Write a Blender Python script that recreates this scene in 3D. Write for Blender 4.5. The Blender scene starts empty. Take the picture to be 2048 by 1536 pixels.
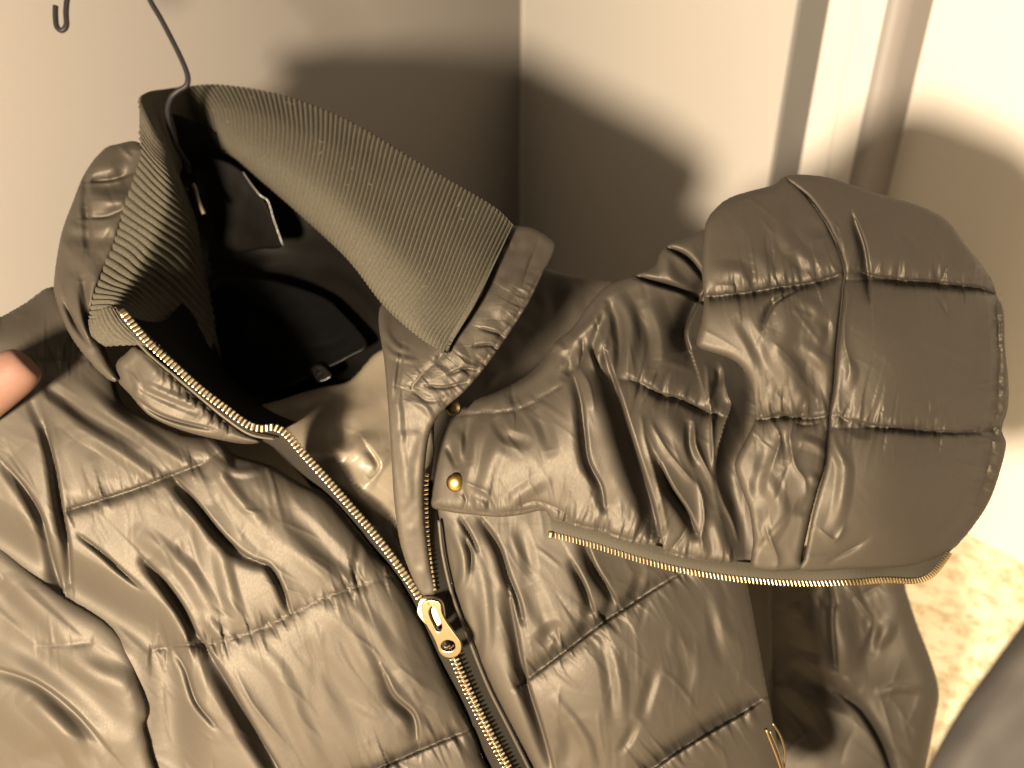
import bpy, bmesh, math, random
import numpy as np
from mathutils import Vector, Matrix

random.seed(7)
rng = np.random.default_rng(11)
scene = bpy.context.scene
COL = scene.collection

# ------------------------------------------------------------------ camera
F = 1538.0                       # focal length in photo pixels (2048 wide)
TH = math.radians(29.0)          # the phone looks down on the jacket
CAM = np.array((0.0, 0.0, 0.50))
RIGHT = np.array((1.0, 0.0, 0.0))
FWD = np.array((0.0, math.cos(TH), -math.sin(TH)))
DOWN = np.array((0.0, -math.sin(TH), -math.cos(TH)))
cd = bpy.data.cameras.new('camera')
cam = bpy.data.objects.new('camera', cd)
COL.objects.link(cam)
cam.location = CAM
cam.rotation_euler = (math.radians(90) - TH, 0, 0)
cd.sensor_width = 36.0
cd.lens = 36.0 * F / 2048.0
cd.clip_start = 0.01
cd.clip_end = 60
cd.dof.use_dof = True
cd.dof.focus_distance = 0.455
cd.dof.aperture_fstop = 4.4
scene.camera = cam

# ------------------------------------------------------------------ light
world = bpy.data.worlds.new('World')
scene.world = world
world.use_nodes = True
bg = world.node_tree.nodes['Background']
bg.inputs[0].default_value = (1.0, 0.80, 0.60, 1)
bg.inputs[1].default_value = 0.25


def P(px, py, d):
    """photo position and distance along the optical axis -> place in the room"""
    return Vector(CAM + d * (FWD + (px - 1024) / F * RIGHT + (py - 768) / F * DOWN))


def cam_pt(x, y, z):
    return Vector(CAM + z * FWD + x * RIGHT + y * DOWN)


ld = bpy.data.lights.new('lamp', 'POINT')
ld.energy = 198.0
ld.color = (1.0, 0.80, 0.565)
ld.shadow_soft_size = 0.052
lamp = bpy.data.objects.new('lamp', ld)
COL.objects.link(lamp)
lamp.location = cam_pt(-0.29, 0.185, -0.19)

l2 = bpy.data.lights.new('floor_fill_spot', 'SPOT')  # added spot, out of view, brightens only the floor patch
l2.energy = 120
l2.color = (1.0, 0.80, 0.50)
l2.shadow_soft_size = 0.08
l2.spot_size = math.radians(23)
l2.spot_blend = 0.6
fill_spot = bpy.data.objects.new('floor_fill_spot', l2)
COL.objects.link(fill_spot)
fill_spot.location = (0.46, 0.50, 1.2)

scene.view_settings.view_transform = 'Standard'
scene.view_settings.look = 'None'
scene.view_settings.exposure = 0
scene.view_settings.gamma = 1
scene.cycles.use_denoising = True
scene.cycles.max_bounces = 8
scene.cycles.diffuse_bounces = 2

# ------------------------------------------------------------------ materials
def mat(name, color, rough=0.5, spec=0.5, metal=0.0, sheen=0.0, noise=None, bump=None, aniso=0.0, var=0.0, varscale=30):
    m = bpy.data.materials.new(name)
    m.use_nodes = True
    nt = m.node_tree
    b = nt.nodes['Principled BSDF']
    b.inputs['Base Color'].default_value = (*color, 1)
    b.inputs['Roughness'].default_value = rough
    b.inputs['Specular IOR Level'].default_value = spec
    b.inputs['Metallic'].default_value = metal
    if sheen:
        b.inputs['Sheen Weight'].default_value = sheen
        b.inputs['Sheen Roughness'].default_value = 0.4
        b.inputs['Sheen Tint'].default_value = (color[0] * 3, color[1] * 3, color[2] * 3, 1)
    if aniso:
        b.inputs['Anisotropic'].default_value = aniso
    tc = nt.nodes.new('ShaderNodeTexCoord')
    if var:
        n = nt.nodes.new('ShaderNodeTexNoise')
        n.inputs['Scale'].default_value = varscale
        n.inputs['Detail'].default_value = 5
        nt.links.new(tc.outputs['Object'], n.inputs['Vector'])
        r = nt.nodes.new('ShaderNodeValToRGB')
        r.color_ramp.elements[0].position = 0.3
        r.color_ramp.elements[1].position = 0.7
        r.color_ramp.elements[0].color = (*[c * (1 - var) for c in color], 1)
        r.color_ramp.elements[1].color = (*[min(1, c * (1 + var)) for c in color], 1)
        nt.links.new(n.outputs['Fac'], r.inputs['Fac'])
        nt.links.new(r.outputs['Color'], b.inputs['Base Color'])
    if bump:
        sc, strength, dist = bump
        n = nt.nodes.new('ShaderNodeTexNoise')
        n.inputs['Scale'].default_value = sc
        n.inputs['Detail'].default_value = 4
        nt.links.new(tc.outputs['Object'], n.inputs['Vector'])
        bp = nt.nodes.new('ShaderNodeBump')
        bp.inputs['Strength'].default_value = strength
        bp.inputs['Distance'].default_value = dist
        nt.links.new(n.outputs['Fac'], bp.inputs['Height'])
        nt.links.new(bp.outputs['Normal'], b.inputs['Normal'])
    return m


SATIN = mat('satin_shell', (0.0196, 0.0167, 0.0133), 0.46, 0.42, bump=(2600, 0.10, 0.0004), var=0.05, varscale=9)
def weave(m, sc=(1100, 1100, 110), strength=0.12, dist=0.0006, rough=(0.54, 0.69)):
    nt = m.node_tree
    b = nt.nodes['Principled BSDF']
    b.inputs['Specular Tint'].default_value = (1.0, 0.92, 0.80, 1)
    tc = nt.nodes.new('ShaderNodeTexCoord')
    mp = nt.nodes.new('ShaderNodeMapping')
    mp.inputs['Scale'].default_value = sc
    mp.inputs['Rotation'].default_value = (0.3, 0.1, 0.2)
    nt.links.new(tc.outputs['Object'], mp.inputs['Vector'])
    n = nt.nodes.new('ShaderNodeTexNoise')
    n.inputs['Scale'].default_value = 1.0
    n.inputs['Detail'].default_value = 3
    nt.links.new(mp.outputs['Vector'], n.inputs['Vector'])
    b1 = nt.nodes.new('ShaderNodeBump')
    b1.inputs['Strength'].default_value = strength
    b1.inputs['Distance'].default_value = dist
    nt.links.new(n.outputs['Fac'], b1.inputs['Height'])
    nt.links.new(b1.outputs['Normal'], b.inputs['Normal'])
    mr = nt.nodes.new('ShaderNodeMapRange')
    mr.inputs['To Min'].default_value = rough[0]
    mr.inputs['To Max'].default_value = rough[1]
    nt.links.new(n.outputs['Fac'], mr.inputs['Value'])
    nt.links.new(mr.outputs['Result'], b.inputs['Roughness'])


weave(SATIN)
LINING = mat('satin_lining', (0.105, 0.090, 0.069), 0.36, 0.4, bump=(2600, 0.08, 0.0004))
DARKLIN = mat('dark_lining', (0.0022, 0.0019, 0.0015), 0.6, 0.06, bump=(900, 0.2, 0.0006))  # black lining, colour lowered further for the shade inside the neck
PATCH = mat('black_leatherette', (0.0016, 0.0016, 0.0018), 0.42, 0.08, bump=(700, 0.25, 0.0006))
KNIT = mat('rib_knit', (0.036, 0.0325, 0.0245), 0.9, 0.15, sheen=0.25, bump=(2200, 0.6, 0.0012), var=0.22, varscale=900)
TAPE = mat('zip_tape', (0.010, 0.0085, 0.006), 0.8, 0.2, bump=(2500, 0.5, 0.0006))  # dark tape, colour lowered further for the shadow in the zip gap
GOLD = mat('antique_gold', (0.42, 0.36, 0.24), 0.30, 0.5, metal=1.0, bump=(1500, 0.05, 0.0003))
PALEGOLD = mat('pale_gold', (0.17, 0.135, 0.075), 0.30, 0.5, metal=1.0, bump=(900, 0.05, 0.0003))
WIRE = mat('coated_wire', (0.010, 0.009, 0.011), 0.5, 0.15)
THREAD = mat('thread', (0.036, 0.030, 0.022), 0.7, 0.3)
WALL = mat('painted_wall_dim', (0.165, 0.154, 0.143), 0.75, 0.3, bump=(160, 0.08, 0.002), var=0.015, varscale=3)  # colour kept darker than the right wall, so it reads as less lit
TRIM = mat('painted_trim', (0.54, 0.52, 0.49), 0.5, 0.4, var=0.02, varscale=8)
WALL2 = mat('painted_wall_lit', (0.35, 0.332, 0.309), 0.75, 0.3, bump=(160, 0.08, 0.002), var=0.015, varscale=3)  # lighter wall colour stands in for the stronger light on this side
JAMB = mat('jamb_shade', (0.125, 0.122, 0.116), 0.5, 0.3, var=0.03, varscale=8)  # shade of the jamb's dim face, put into its colour
BEAD = mat('bead_shade', (0.21, 0.195, 0.185), 0.5, 0.3, var=0.03, varscale=8)  # bead darkened in its colour to read as a shaded slope
SILVER = mat('silver_foil', (0.035, 0.035, 0.035), 0.35, 0.5, metal=1.0)
GREYCLOTH = mat('grey_cloth', (0.018, 0.0165, 0.0155), 0.8, 0.2, bump=(800, 0.2, 0.001))
LABELM = mat('shaded_label', (0.0012, 0.0010, 0.0008), 0.6, 0.03)  # near-black colour stands in for the collar's shadow on the label

# ------------------------------------------------------------------ object helpers
def link(name, mesh, material=None, parent=None, smooth=True):
    o = bpy.data.objects.new(name, mesh)
    COL.objects.link(o)
    if material is not None:
        mesh.materials.append(material)
    if smooth:
        for p in mesh.polygons:
            p.use_smooth = True
    if parent is not None:
        o.parent = parent
        o.matrix_parent_inverse = parent.matrix_world.inverted()
    return o


def mesh_from(verts, faces, name='mesh'):
    me = bpy.data.meshes.new(name)
    v = np.asarray(verts, dtype=np.float32)
    f = np.asarray(faces, dtype=np.int32)
    k = f.shape[1]
    me.vertices.add(len(v))
    me.vertices.foreach_set('co', v.ravel())
    me.loops.add(f.size)
    me.loops.foreach_set('vertex_index', f.ravel())
    me.polygons.add(len(f))
    me.polygons.foreach_set('loop_start', np.arange(0, f.size, k, dtype=np.int32))
    me.polygons.foreach_set('use_smooth', np.ones(len(f), dtype=bool))
    me.update(calc_edges=True)
    me.validate()
    return me


def tag(o, label, cat, group=None):
    o['label'] = label
    o['category'] = cat
    if group:
        o['group'] = group


def struct(o):
    o['kind'] = 'structure'


# ------------------------------------------------------------------ curve helpers
def catmull(pts, n=6, closed=False):
    p = np.asarray(pts, dtype=float)
    N = len(p)
    out = []
    rngi = range(N) if closed else range(N - 1)
    for i in rngi:
        if closed:
            a, b, c, d = p[(i - 1) % N], p[i], p[(i + 1) % N], p[(i + 2) % N]
        else:
            a, b, c, d = p[max(i - 1, 0)], p[i], p[i + 1], p[min(i + 2, N - 1)]
        for k in range(n):
            t = k / n
            out.append(0.5 * ((2 * b) + (c - a) * t + (2 * a - 5 * b + 4 * c - d) * t * t
                              + (3 * b - a - 3 * c + d) * t ** 3))
    if not closed:
        out.append(p[-1])
    return np.array(out)


def resample(pts, step):
    p = np.asarray(pts, dtype=float)
    s = np.concatenate(([0], np.cumsum(np.linalg.norm(np.diff(p, axis=0), axis=1))))
    n = max(2, int(round(s[-1] / step)) + 1)
    t = np.linspace(0, s[-1], n)
    return np.stack([np.interp(t, s, p[:, k]) for k in range(p.shape[1])], 1)


def tps(ctrl):
    c = np.asarray(ctrl, dtype=float)
    xy = c[:, :2] / 500.0
    n = len(c)
    r2 = ((xy[:, None] - xy[None]) ** 2).sum(-1)
    K = np.where(r2 > 0, 0.5 * r2 * np.log(r2 + 1e-12), 0) + np.eye(n) * 0.02
    Pm = np.hstack([np.ones((n, 1)), xy])
    A = np.zeros((n + 3, n + 3))
    A[:n, :n] = K
    A[:n, n:] = Pm
    A[n:, :n] = Pm.T
    w = np.linalg.solve(A, np.concatenate([c[:, 2], np.zeros(3)]))

    def f(X, Y):
        x = np.asarray(X, dtype=float) / 500.0
        y = np.asarray(Y, dtype=float) / 500.0
        o = w[n] + w[n + 1] * x + w[n + 2] * y
        for i in range(n):
            q = (x - xy[i, 0]) ** 2 + (y - xy[i, 1]) ** 2
            o = o + w[i] * 0.5 * q * np.log(q + 1e-12)
        return o
    return f


def smooth_noise(shape, cell, seed, octaves=2):
    g = np.random.default_rng(seed)
    H, W = shape
    out = np.zeros(shape)
    amp = 1.0
    cy, cx = cell if isinstance(cell, tuple) else (cell, cell)
    for o in range(octaves):
        ny, nx = int(H / cy) + 4, int(W / cx) + 4
        a = g.standard_normal((ny, nx))
        yy = np.linspace(0, H / cy, H)
        xx = np.linspace(0, W / cx, W)
        yi = yy.astype(int)
        xi = xx.astype(int)
        fy = (yy - yi)[:, None]
        fx = (xx - xi)[None]
        fy = fy * fy * (3 - 2 * fy)
        fx = fx * fx * (3 - 2 * fx)
        v = (a[yi][:, xi] * (1 - fy) * (1 - fx) + a[yi + 1][:, xi] * fy * (1 - fx)
             + a[yi][:, xi + 1] * (1 - fy) * fx + a[yi + 1][:, xi + 1] * fy * fx)
        out += amp * v
        amp *= 0.5
        cy, cx = cy / 2, cx / 2
    return out


def vnoise(u, v, seed):
    a = np.random.default_rng(seed).standard_normal((128, 128))
    iu = np.floor(u).astype(int); iv = np.floor(v).astype(int)
    fu = u - iu; fv = v - iv
    fu = fu * fu * (3 - 2 * fu); fv = fv * fv * (3 - 2 * fv)
    g = lambda i, j: a[i % 128, j % 128]
    return (g(iu, iv) * (1 - fu) * (1 - fv) + g(iu + 1, iv) * fu * (1 - fv)
            + g(iu, iv + 1) * (1 - fu) * fv + g(iu + 1, iv + 1) * fu * fv)


def crinkle(X, Y, angle, seed):
    """ridged, stretched crinkles with crisp crests, patchy"""
    a = math.radians(angle)
    X2 = X + 26 * vnoise(X / 120, Y / 120, seed + 5)
    Y2 = Y + 26 * vnoise(X / 120 + 7, Y / 120 + 3, seed + 6)
    s_ = X2 * math.cos(a) + Y2 * math.sin(a)
    t_ = -X2 * math.sin(a) + Y2 * math.cos(a)
    r1 = 1 - np.minimum(np.abs(vnoise(s_ / 95, t_ / 26, seed)), 1.2)
    r2 = 1 - np.minimum(np.abs(vnoise(s_ / 50 + 9, t_ / 15, seed + 1)), 1.2)
    m = np.clip(0.5 + 0.7 * vnoise(X / 90, Y / 90, seed + 2), 0, 1)
    return (r1 + 0.45 * r2) * m


def noise1(s, pitch, seed):
    g = np.random.default_rng(seed)
    a = g.standard_normal(2000)
    q = np.abs(s) / pitch + 3
    i = np.clip(q.astype(int), 0, 1997)
    f = np.clip(q - i, 0, 1)
    f = f * f * (3 - 2 * f)
    return a[i] * (1 - f) + a[i + 1] * f


def poly_dist(X, Y, pts):
    """distance, side (viewer's right of a stroke heading down is +) and arc length"""
    best = np.full(X.shape, 1e9)
    side = np.zeros(X.shape)
    arc = np.zeros(X.shape)
    s0 = 0.0
    for (x0, y0), (x1, y1) in zip(pts[:-1], pts[1:]):
        dx, dy = x1 - x0, y1 - y0
        L2 = dx * dx + dy * dy
        if L2 < 1e-9:
            continue
        L = math.sqrt(L2)
        t = np.clip(((X - x0) * dx + (Y - y0) * dy) / L2, 0, 1)
        ex, ey = X - (x0 + t * dx), Y - (y0 + t * dy)
        q = ex * ex + ey * ey
        m = q < best
        best = np.where(m, q, best)
        cr = -(dx * ey - dy * ex)
        side = np.where(m, np.where(cr >= 0, 1.0, -1.0), side)
        arc = np.where(m, s0 + t * L, arc)
        s0 += L
    return np.sqrt(best), side, arc, s0


STR = {'s': 2.4, 'r': 0.95, 'c': 1.1}
WID = {'s': 0.8, 'r': 0.68, 'c': 0.8}


def apply_stroke(Z, X, Y, h, x0, y0, st):
    """st = (kind, height mm, width px, points[, extra])"""
    kind, amp, w, pts = st[:4]
    w = w * WID.get(kind, 1.0)
    ext = st[4] * 0.8 if len(st) > 4 else None
    pts = catmull(pts, 5)
    reach = w * (4.5 if kind in ('c', 's', 'S') else 3.0)
    if ext:
        reach = max(reach, ext * 4.5, w * 6)
    a0, b0 = pts.min(0) - reach
    a1, b1 = pts.max(0) + reach
    j0, j1 = int(max(0, (a0 - x0) / h)), int(min(Z.shape[1], (a1 - x0) / h + 2))
    i0, i1 = int(max(0, (b0 - y0) / h)), int(min(Z.shape[0], (b1 - y0) / h + 2))
    if j1 <= j0 or i1 <= i0:
        return
    sl = (slice(i0, i1), slice(j0, j1))
    d, sd, arc, L = poly_dist(X[sl], Y[sl], pts)
    t = np.clip(arc / max(L, 1e-6), 0, 1)
    taper = np.clip(np.sin(np.pi * np.clip(t * 0.92 + 0.04, 0, 1)), 0, 1) ** 0.6
    if kind == 'r':
        tq = np.clip(1.12 - np.sqrt((d / (1.9 * w)) ** 2 + 0.0144), 0, 1)      # flat flanks, crisp crest
        p = 0.45 * tq + 0.55 * tq * tq * (3 - 2 * tq)
    elif kind == 'c':
        p = np.exp(-d / w)
    elif kind == 's':        # overlapping fold: high on the + side, falling away slowly on the - side
        wl = ext or w
        u = d * sd
        stp = 0.5 + 0.5 * np.tanh(u / 1.8)
        ul = np.minimum(u, 0) / wl
        p = stp * 0.30 * np.exp(-np.maximum(u, 0) / (2.2 * w)) - (1 - stp) * np.exp(-ul * ul)
    Z[sl] += amp * STR.get(kind, 1.0) * p * taper


# ------------------------------------------------------------------ cloth relaxation
def relax(x, y, z, free, inside, z0, ex, iters, press, katt, kb, rest_scale=1.0):
    x = x.astype(np.float32); y = y.astype(np.float32); z = z.astype(np.float32)
    z0 = z0.astype(np.float32)
    w = (free & inside).astype(np.float32)
    katt = (np.asarray(katt, dtype=np.float32) * w)
    x0, y0 = x.copy(), y.copy()
    dirs = []
    H, W = x.shape
    for (di, dj) in ((0, 1), (1, 0), (1, 1), (1, -1)):
        for c in (0, 1):
            if di == 0:
                A = (slice(None), slice(c, W - 1, 2)); B = (slice(None), slice(c + 1, W, 2))
            else:
                ia = slice(c, H - 1, 2); ib = slice(c + 1, H, 2)
                if dj == 0:
                    A = (ia, slice(None)); B = (ib, slice(None))
                elif dj == 1:
                    A = (ia, slice(0, W - 1)); B = (ib, slice(1, W))
                else:
                    A = (ia, slice(1, W)); B = (ib, slice(0, W - 1))
            L = np.sqrt((x[A] - x[B]) ** 2 + (y[A] - y[B]) ** 2 + (z0[A] - z0[B]) ** 2)
            e = ex[A] if isinstance(ex, np.ndarray) else ex
            L = (L * (1 + e)).astype(np.float32)
            ws = w[A] + w[B]
            ok = (inside[A] & inside[B] & (ws > 0)).astype(np.float32)
            ws = np.maximum(ws, 1e-6)
            dirs.append((A, B, L, ok * w[A] / ws, ok * w[B] / ws))
    for it in range(iters):
        z += press * w
        z += katt * (z0 - z)
        for (A, B, L, wa, wb) in dirs:
            dx = x[B] - x[A]; dy = y[B] - y[A]; dz = z[B] - z[A]
            l = np.sqrt(dx * dx + dy * dy + dz * dz) + 1e-9
            c = (l - L) / l
            c = np.where(c > 0, c * 0.9, c * 0.5)
            ca = c * wa; cb = c * wb
            x[A] += ca * dx; y[A] += ca * dy; z[A] += ca * dz
            x[B] -= cb * dx; y[B] -= cb * dy; z[B] -= cb * dz
        if kb:
            for q in (x, y, z):
                ref = x0 if q is x else (y0 if q is y else 0)
                g = q - ref
                av = g.copy()
                av[1:-1, 1:-1] = 0.25 * (g[:-2, 1:-1] + g[2:, 1:-1] + g[1:-1, :-2] + g[1:-1, 2:])
                q += kb * w * (av - g)
    return x, y, z


# ------------------------------------------------------------------ a fabric panel
def panel(name, parent, outline, depth, material, strokes=(), seams=(), edge=(40, 9.0), noise=(0.0, 60, 1),
          sim=None, h=3.0, skirt=14.0, thick=None, extra=None, smooth_outline=True, seed=1, crease=None):
    """outline in photo pixels, depth = [(px,py,d)], heights in mm towards the viewer.
       seams: (depth mm, width px, pucker mm, points)"""
    ol = catmull(outline, 6, closed=True) if smooth_outline else np.asarray(outline, float)
    olc = np.vstack([ol, ol[:1]])
    dref = float(np.mean([c[2] for c in depth]))
    S = dref * 1000 / F
    x0, y0 = ol.min(0) - 2 * h
    x1, y1 = ol.max(0) + 2 * h
    xs = np.arange(x0, x1 + h, h)
    ys = np.arange(y0, y1 + h, h)
    X, Y = np.meshgrid(xs, ys)
    # inside test, distance and nearest outline point
    ins = np.zeros(X.shape, bool)
    best = np.full(X.shape, 1e18)
    NX = np.zeros(X.shape); NY = np.zeros(X.shape)
    for (ax, ay), (bx, by) in zip(olc[:-1], olc[1:]):
        dx, dy = bx - ax, by - ay
        L2 = dx * dx + dy * dy
        if L2 < 1e-9:
            continue
        t = np.clip(((X - ax) * dx + (Y - ay) * dy) / L2, 0, 1)
        qx, qy = ax + t * dx, ay + t * dy
        q = (X - qx) ** 2 + (Y - qy) ** 2
        m = q < best
        best = np.where(m, q, best); NX = np.where(m, qx, NX); NY = np.where(m, qy, NY)
        if dy != 0:
            cond = ((ay > Y) != (by > Y))
            ins ^= cond & (X < (dx * (Y - ay) / dy + ax))
    dist = np.sqrt(best)
    keep = ins | (dist < h * 0.72)
    snap = keep & (~ins | (dist < h * 0.28))
    X0, Y0 = X.copy(), Y.copy()
    X = np.where(snap, NX, X); Y = np.where(snap, NY, Y)
    sd = np.where(ins & ~snap, dist, 0.0)
    Z = np.zeros(X.shape)
    ew, er = edge
    if er:
        q = np.clip(sd / ew, 0, 1)
        Z -= er * (1 - np.sqrt(np.clip(1 - (1 - q) ** 2, 0, 1)))
    seam_d = np.full(X.shape, 1e9)
    for k, (sa, sw, pk, pts) in enumerate(seams):
        sa, sw, pk = sa * 0.62, sw * 0.5, pk * 0.95
        pts = resample(catmull(pts, 6), 7)
        jg = np.random.default_rng(seed * 31 + k)
        pts[1:-1] += jg.normal(0, 0.9, pts[1:-1].shape)
        d, sdn, arc, L = poly_dist(X, Y, pts)
        t = arc / L
        end = np.clip(np.minimum(t, 1 - t) * L / 25.0, 0, 1) ** 0.5
        endm = np.where((t <= 0) | (t >= 1), np.exp(-d / (sw * 0.6)), 1.0)
        var = 1 + 0.25 * noise1(arc, 60, seed * 13 + k)
        Z -= sa * np.exp(-d / sw) * var * (0.25 + 0.75 * end) * endm
        pu = (noise1(arc + d * 0.25 * sdn, 13, seed * 7 + k * 3 + 1) + 0.6 * noise1(arc, 7, seed * 5 + k + 9))
        pu = pu * np.where(sdn > 0, 1.0, 0.8)
        ln = 16 + 14 * np.clip(noise1(arc, 30, seed + 31 + k), -0.7, 2)
        Z += pk * pu * np.exp(-(d / ln)) * (1 - np.exp(-d / 4.0)) * end * endm * 1.7
        seam_d = np.minimum(seam_d, np.where((t > 0) & (t < 1), d, 1e9))
    for st in strokes:
        apply_stroke(Z, X0, Y0, h, x0, y0, st)
    if crease:
        gq = random.Random(seed * 101)
        for _ in range(int(crease[0] * 1.2)):
            cx, cy = gq.uniform(x0, x1), gq.uniform(y0, y1)
            an = math.radians(crease[1] + gq.gauss(0, crease[2]))
            Lc = gq.uniform(24, 130)
            bend = gq.uniform(-0.25, 0.25)
            pts = [(cx + math.cos(an + bend * t) * Lc * t, cy + math.sin(an + bend * t) * Lc * t) for t in (-0.5, -0.17, 0.17, 0.5)]
            apply_stroke(Z, X0, Y0, h, x0, y0, (gq.choice('ccr'), gq.choice((-1, 1, 1)) * crease[3] * gq.uniform(0.3, 0.9), gq.uniform(4, 9), pts))
    if crease:
        Z += crease[3] * 0.5 * crinkle(X0, Y0, crease[1], seed * 17) * np.clip(sd / 18, 0, 1)
    na, ncell, nseed = noise
    if na:
        Z += 0.7 * na * smooth_noise(X.shape, max(2, ncell / h), nseed) * np.clip(sd / 25, 0, 1)
    if extra is not None:
        Z += extra(X, Y, sd)
    xm, ym = X * S, Y * S
    if sim:
        free = ins & ~snap
        pinned = (~free) | (seam_d < h * 0.6)
        zz = Z + rng.standard_normal(Z.shape) * sim.get('jit', 0.12)
        katt = sim.get('katt', 0.03) * np.ones(Z.shape)
        katt = np.maximum(katt, 0.25 * np.exp(-(seam_d / 8.0) ** 2))
        ex = sim.get('ex', 0.04) * (0.25 + 1.1 * np.exp(-seam_d / 30.0))
        xm, ym, zz = relax(xm, ym, zz, ~pinned, keep, Z, ex, sim.get('it', 60),
                           sim.get('press', 0.02), katt, sim.get('kb', 0.06))
        Z = zz
    PX, PY = xm / S, ym / S
    D = tps(depth)(X, Y) - Z / 1000.0
    VX = CAM[None, None] + D[..., None] * (FWD + ((PX - 1024) / F)[..., None] * RIGHT + ((PY - 768) / F)[..., None] * DOWN)
    # faces
    k4 = keep[:-1, :-1] & keep[:-1, 1:] & keep[1:, :-1] & keep[1:, 1:]
    touch = ins[:-1, :-1] | ins[:-1, 1:] | ins[1:, :-1] | ins[1:, 1:]
    k4 &= touch
    idx = -np.ones(X.shape, int)
    used = np.zeros(X.shape, bool)
    used[:-1, :-1] |= k4; used[:-1, 1:] |= k4; used[1:, :-1] |= k4; used[1:, 1:] |= k4
    idx[used] = np.arange(used.sum())
    verts = VX[used]
    a = idx[:-1, :-1][k4]; b = idx[:-1, 1:][k4]; c = idx[1:, 1:][k4]; d_ = idx[1:, :-1][k4]
    faces = np.stack([a, d_, c, b], 1)
    # skirt: border loop goes back, so the panel is a body and not a sheet
    if skirt and not thick:
        e = np.concatenate([faces[:, [0, 1]], faces[:, [1, 2]], faces[:, [2, 3]], faces[:, [3, 0]]])
        n = len(verts)
        key = e[:, 0].astype(np.int64) * n + e[:, 1]
        rev = e[:, 1].astype(np.int64) * n + e[:, 0]
        bd = e[~np.isin(key, rev)]
        bv = np.unique(bd)
        mp = -np.ones(n, int)
        cen = verts[bv].mean(0)
        rays = verts[bv] - CAM
        rays = rays / np.linalg.norm(rays, axis=1)[:, None]
        new1 = verts[bv] + rays * skirt * 0.001 * 0.5 + (cen - verts[bv]) * 0.008
        new2 = verts[bv] + rays * skirt * 0.001 + (cen - verts[bv]) * 0.03
        mp[bv] = np.arange(len(bv))
        allv = [verts, new1, new2]
        f1 = np.stack([bd[:, 1], bd[:, 0], n + mp[bd[:, 0]], n + mp[bd[:, 1]]], 1)
        m = len(bv)
        f2 = np.stack([n + mp[bd[:, 1]], n + mp[bd[:, 0]], n + m + mp[bd[:, 0]], n + m + mp[bd[:, 1]]], 1)
        verts = np.vstack(allv)
        faces = np.vstack([faces, f1, f2])
    o = link(name, mesh_from(verts, faces, name), material, parent)
    if thick:
        md = o.modifiers.new('solid', 'SOLIDIFY')
        md.thickness = thick * 0.001
        md.offset = -1
    DD = D

    def at(px, py, lift=0.0):
        j = int(np.clip(round((px - x0) / h), 0, X.shape[1] - 1))
        i = int(np.clip(round((py - y0) / h), 0, X.shape[0] - 1))
        if not keep[i, j]:
            q = (X0 - px) ** 2 + (Y0 - py) ** 2 + (~keep) * 1e12
            i, j = np.unravel_index(np.argmin(q), q.shape)
        return P(px, py, DD[i, j] - lift * 0.001)
    o_at = at
    return o, o_at


def tube(name, pts, r, material, parent=None, seg=8, taper=None, closed=False):
    pts = [Vector(p) for p in pts]
    n = len(pts)
    verts, faces = [], []
    prev = None
    for i, p in enumerate(pts):
        t = (pts[min(i + 1, n - 1)] - pts[max(i - 1, 0)]).normalized()
        if prev is None:
            u = t.orthogonal().normalized()
        else:
            u = (prev - t * prev.dot(t)).normalized()
        prev = u
        v = t.cross(u)
        rr = r if taper is None else r * taper[i]
        for k in range(seg):
            a = 2 * math.pi * k / seg
            verts.append(p + (u * math.cos(a) + v * math.sin(a)) * rr)
    for i in range(n - 1):
        for k in range(seg):
            k2 = (k + 1) % seg
            faces.append((i * seg + k, i * seg + k2, (i + 1) * seg + k2, (i + 1) * seg + k))
    c0, c1 = len(verts), len(verts) + 1
    verts.append(pts[0]); verts.append(pts[-1])
    me = bpy.data.meshes.new(name)
    fl = [tuple(f) for f in faces]
    for k in range(seg):
        fl.append((c0, (k + 1) % seg, k))
        fl.append((c1, (n - 1) * seg + k, (n - 1) * seg + (k + 1) % seg))
    me.from_pydata([tuple(v) for v in verts], [], fl)
    me.update()
    return link(name, me, material, parent)


def path3(ctrl, step=6):
    """ctrl [(px,py,d)] -> smooth 3D points"""
    q = resample(catmull(ctrl, 8), step)
    return [P(*p) for p in q], q


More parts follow.
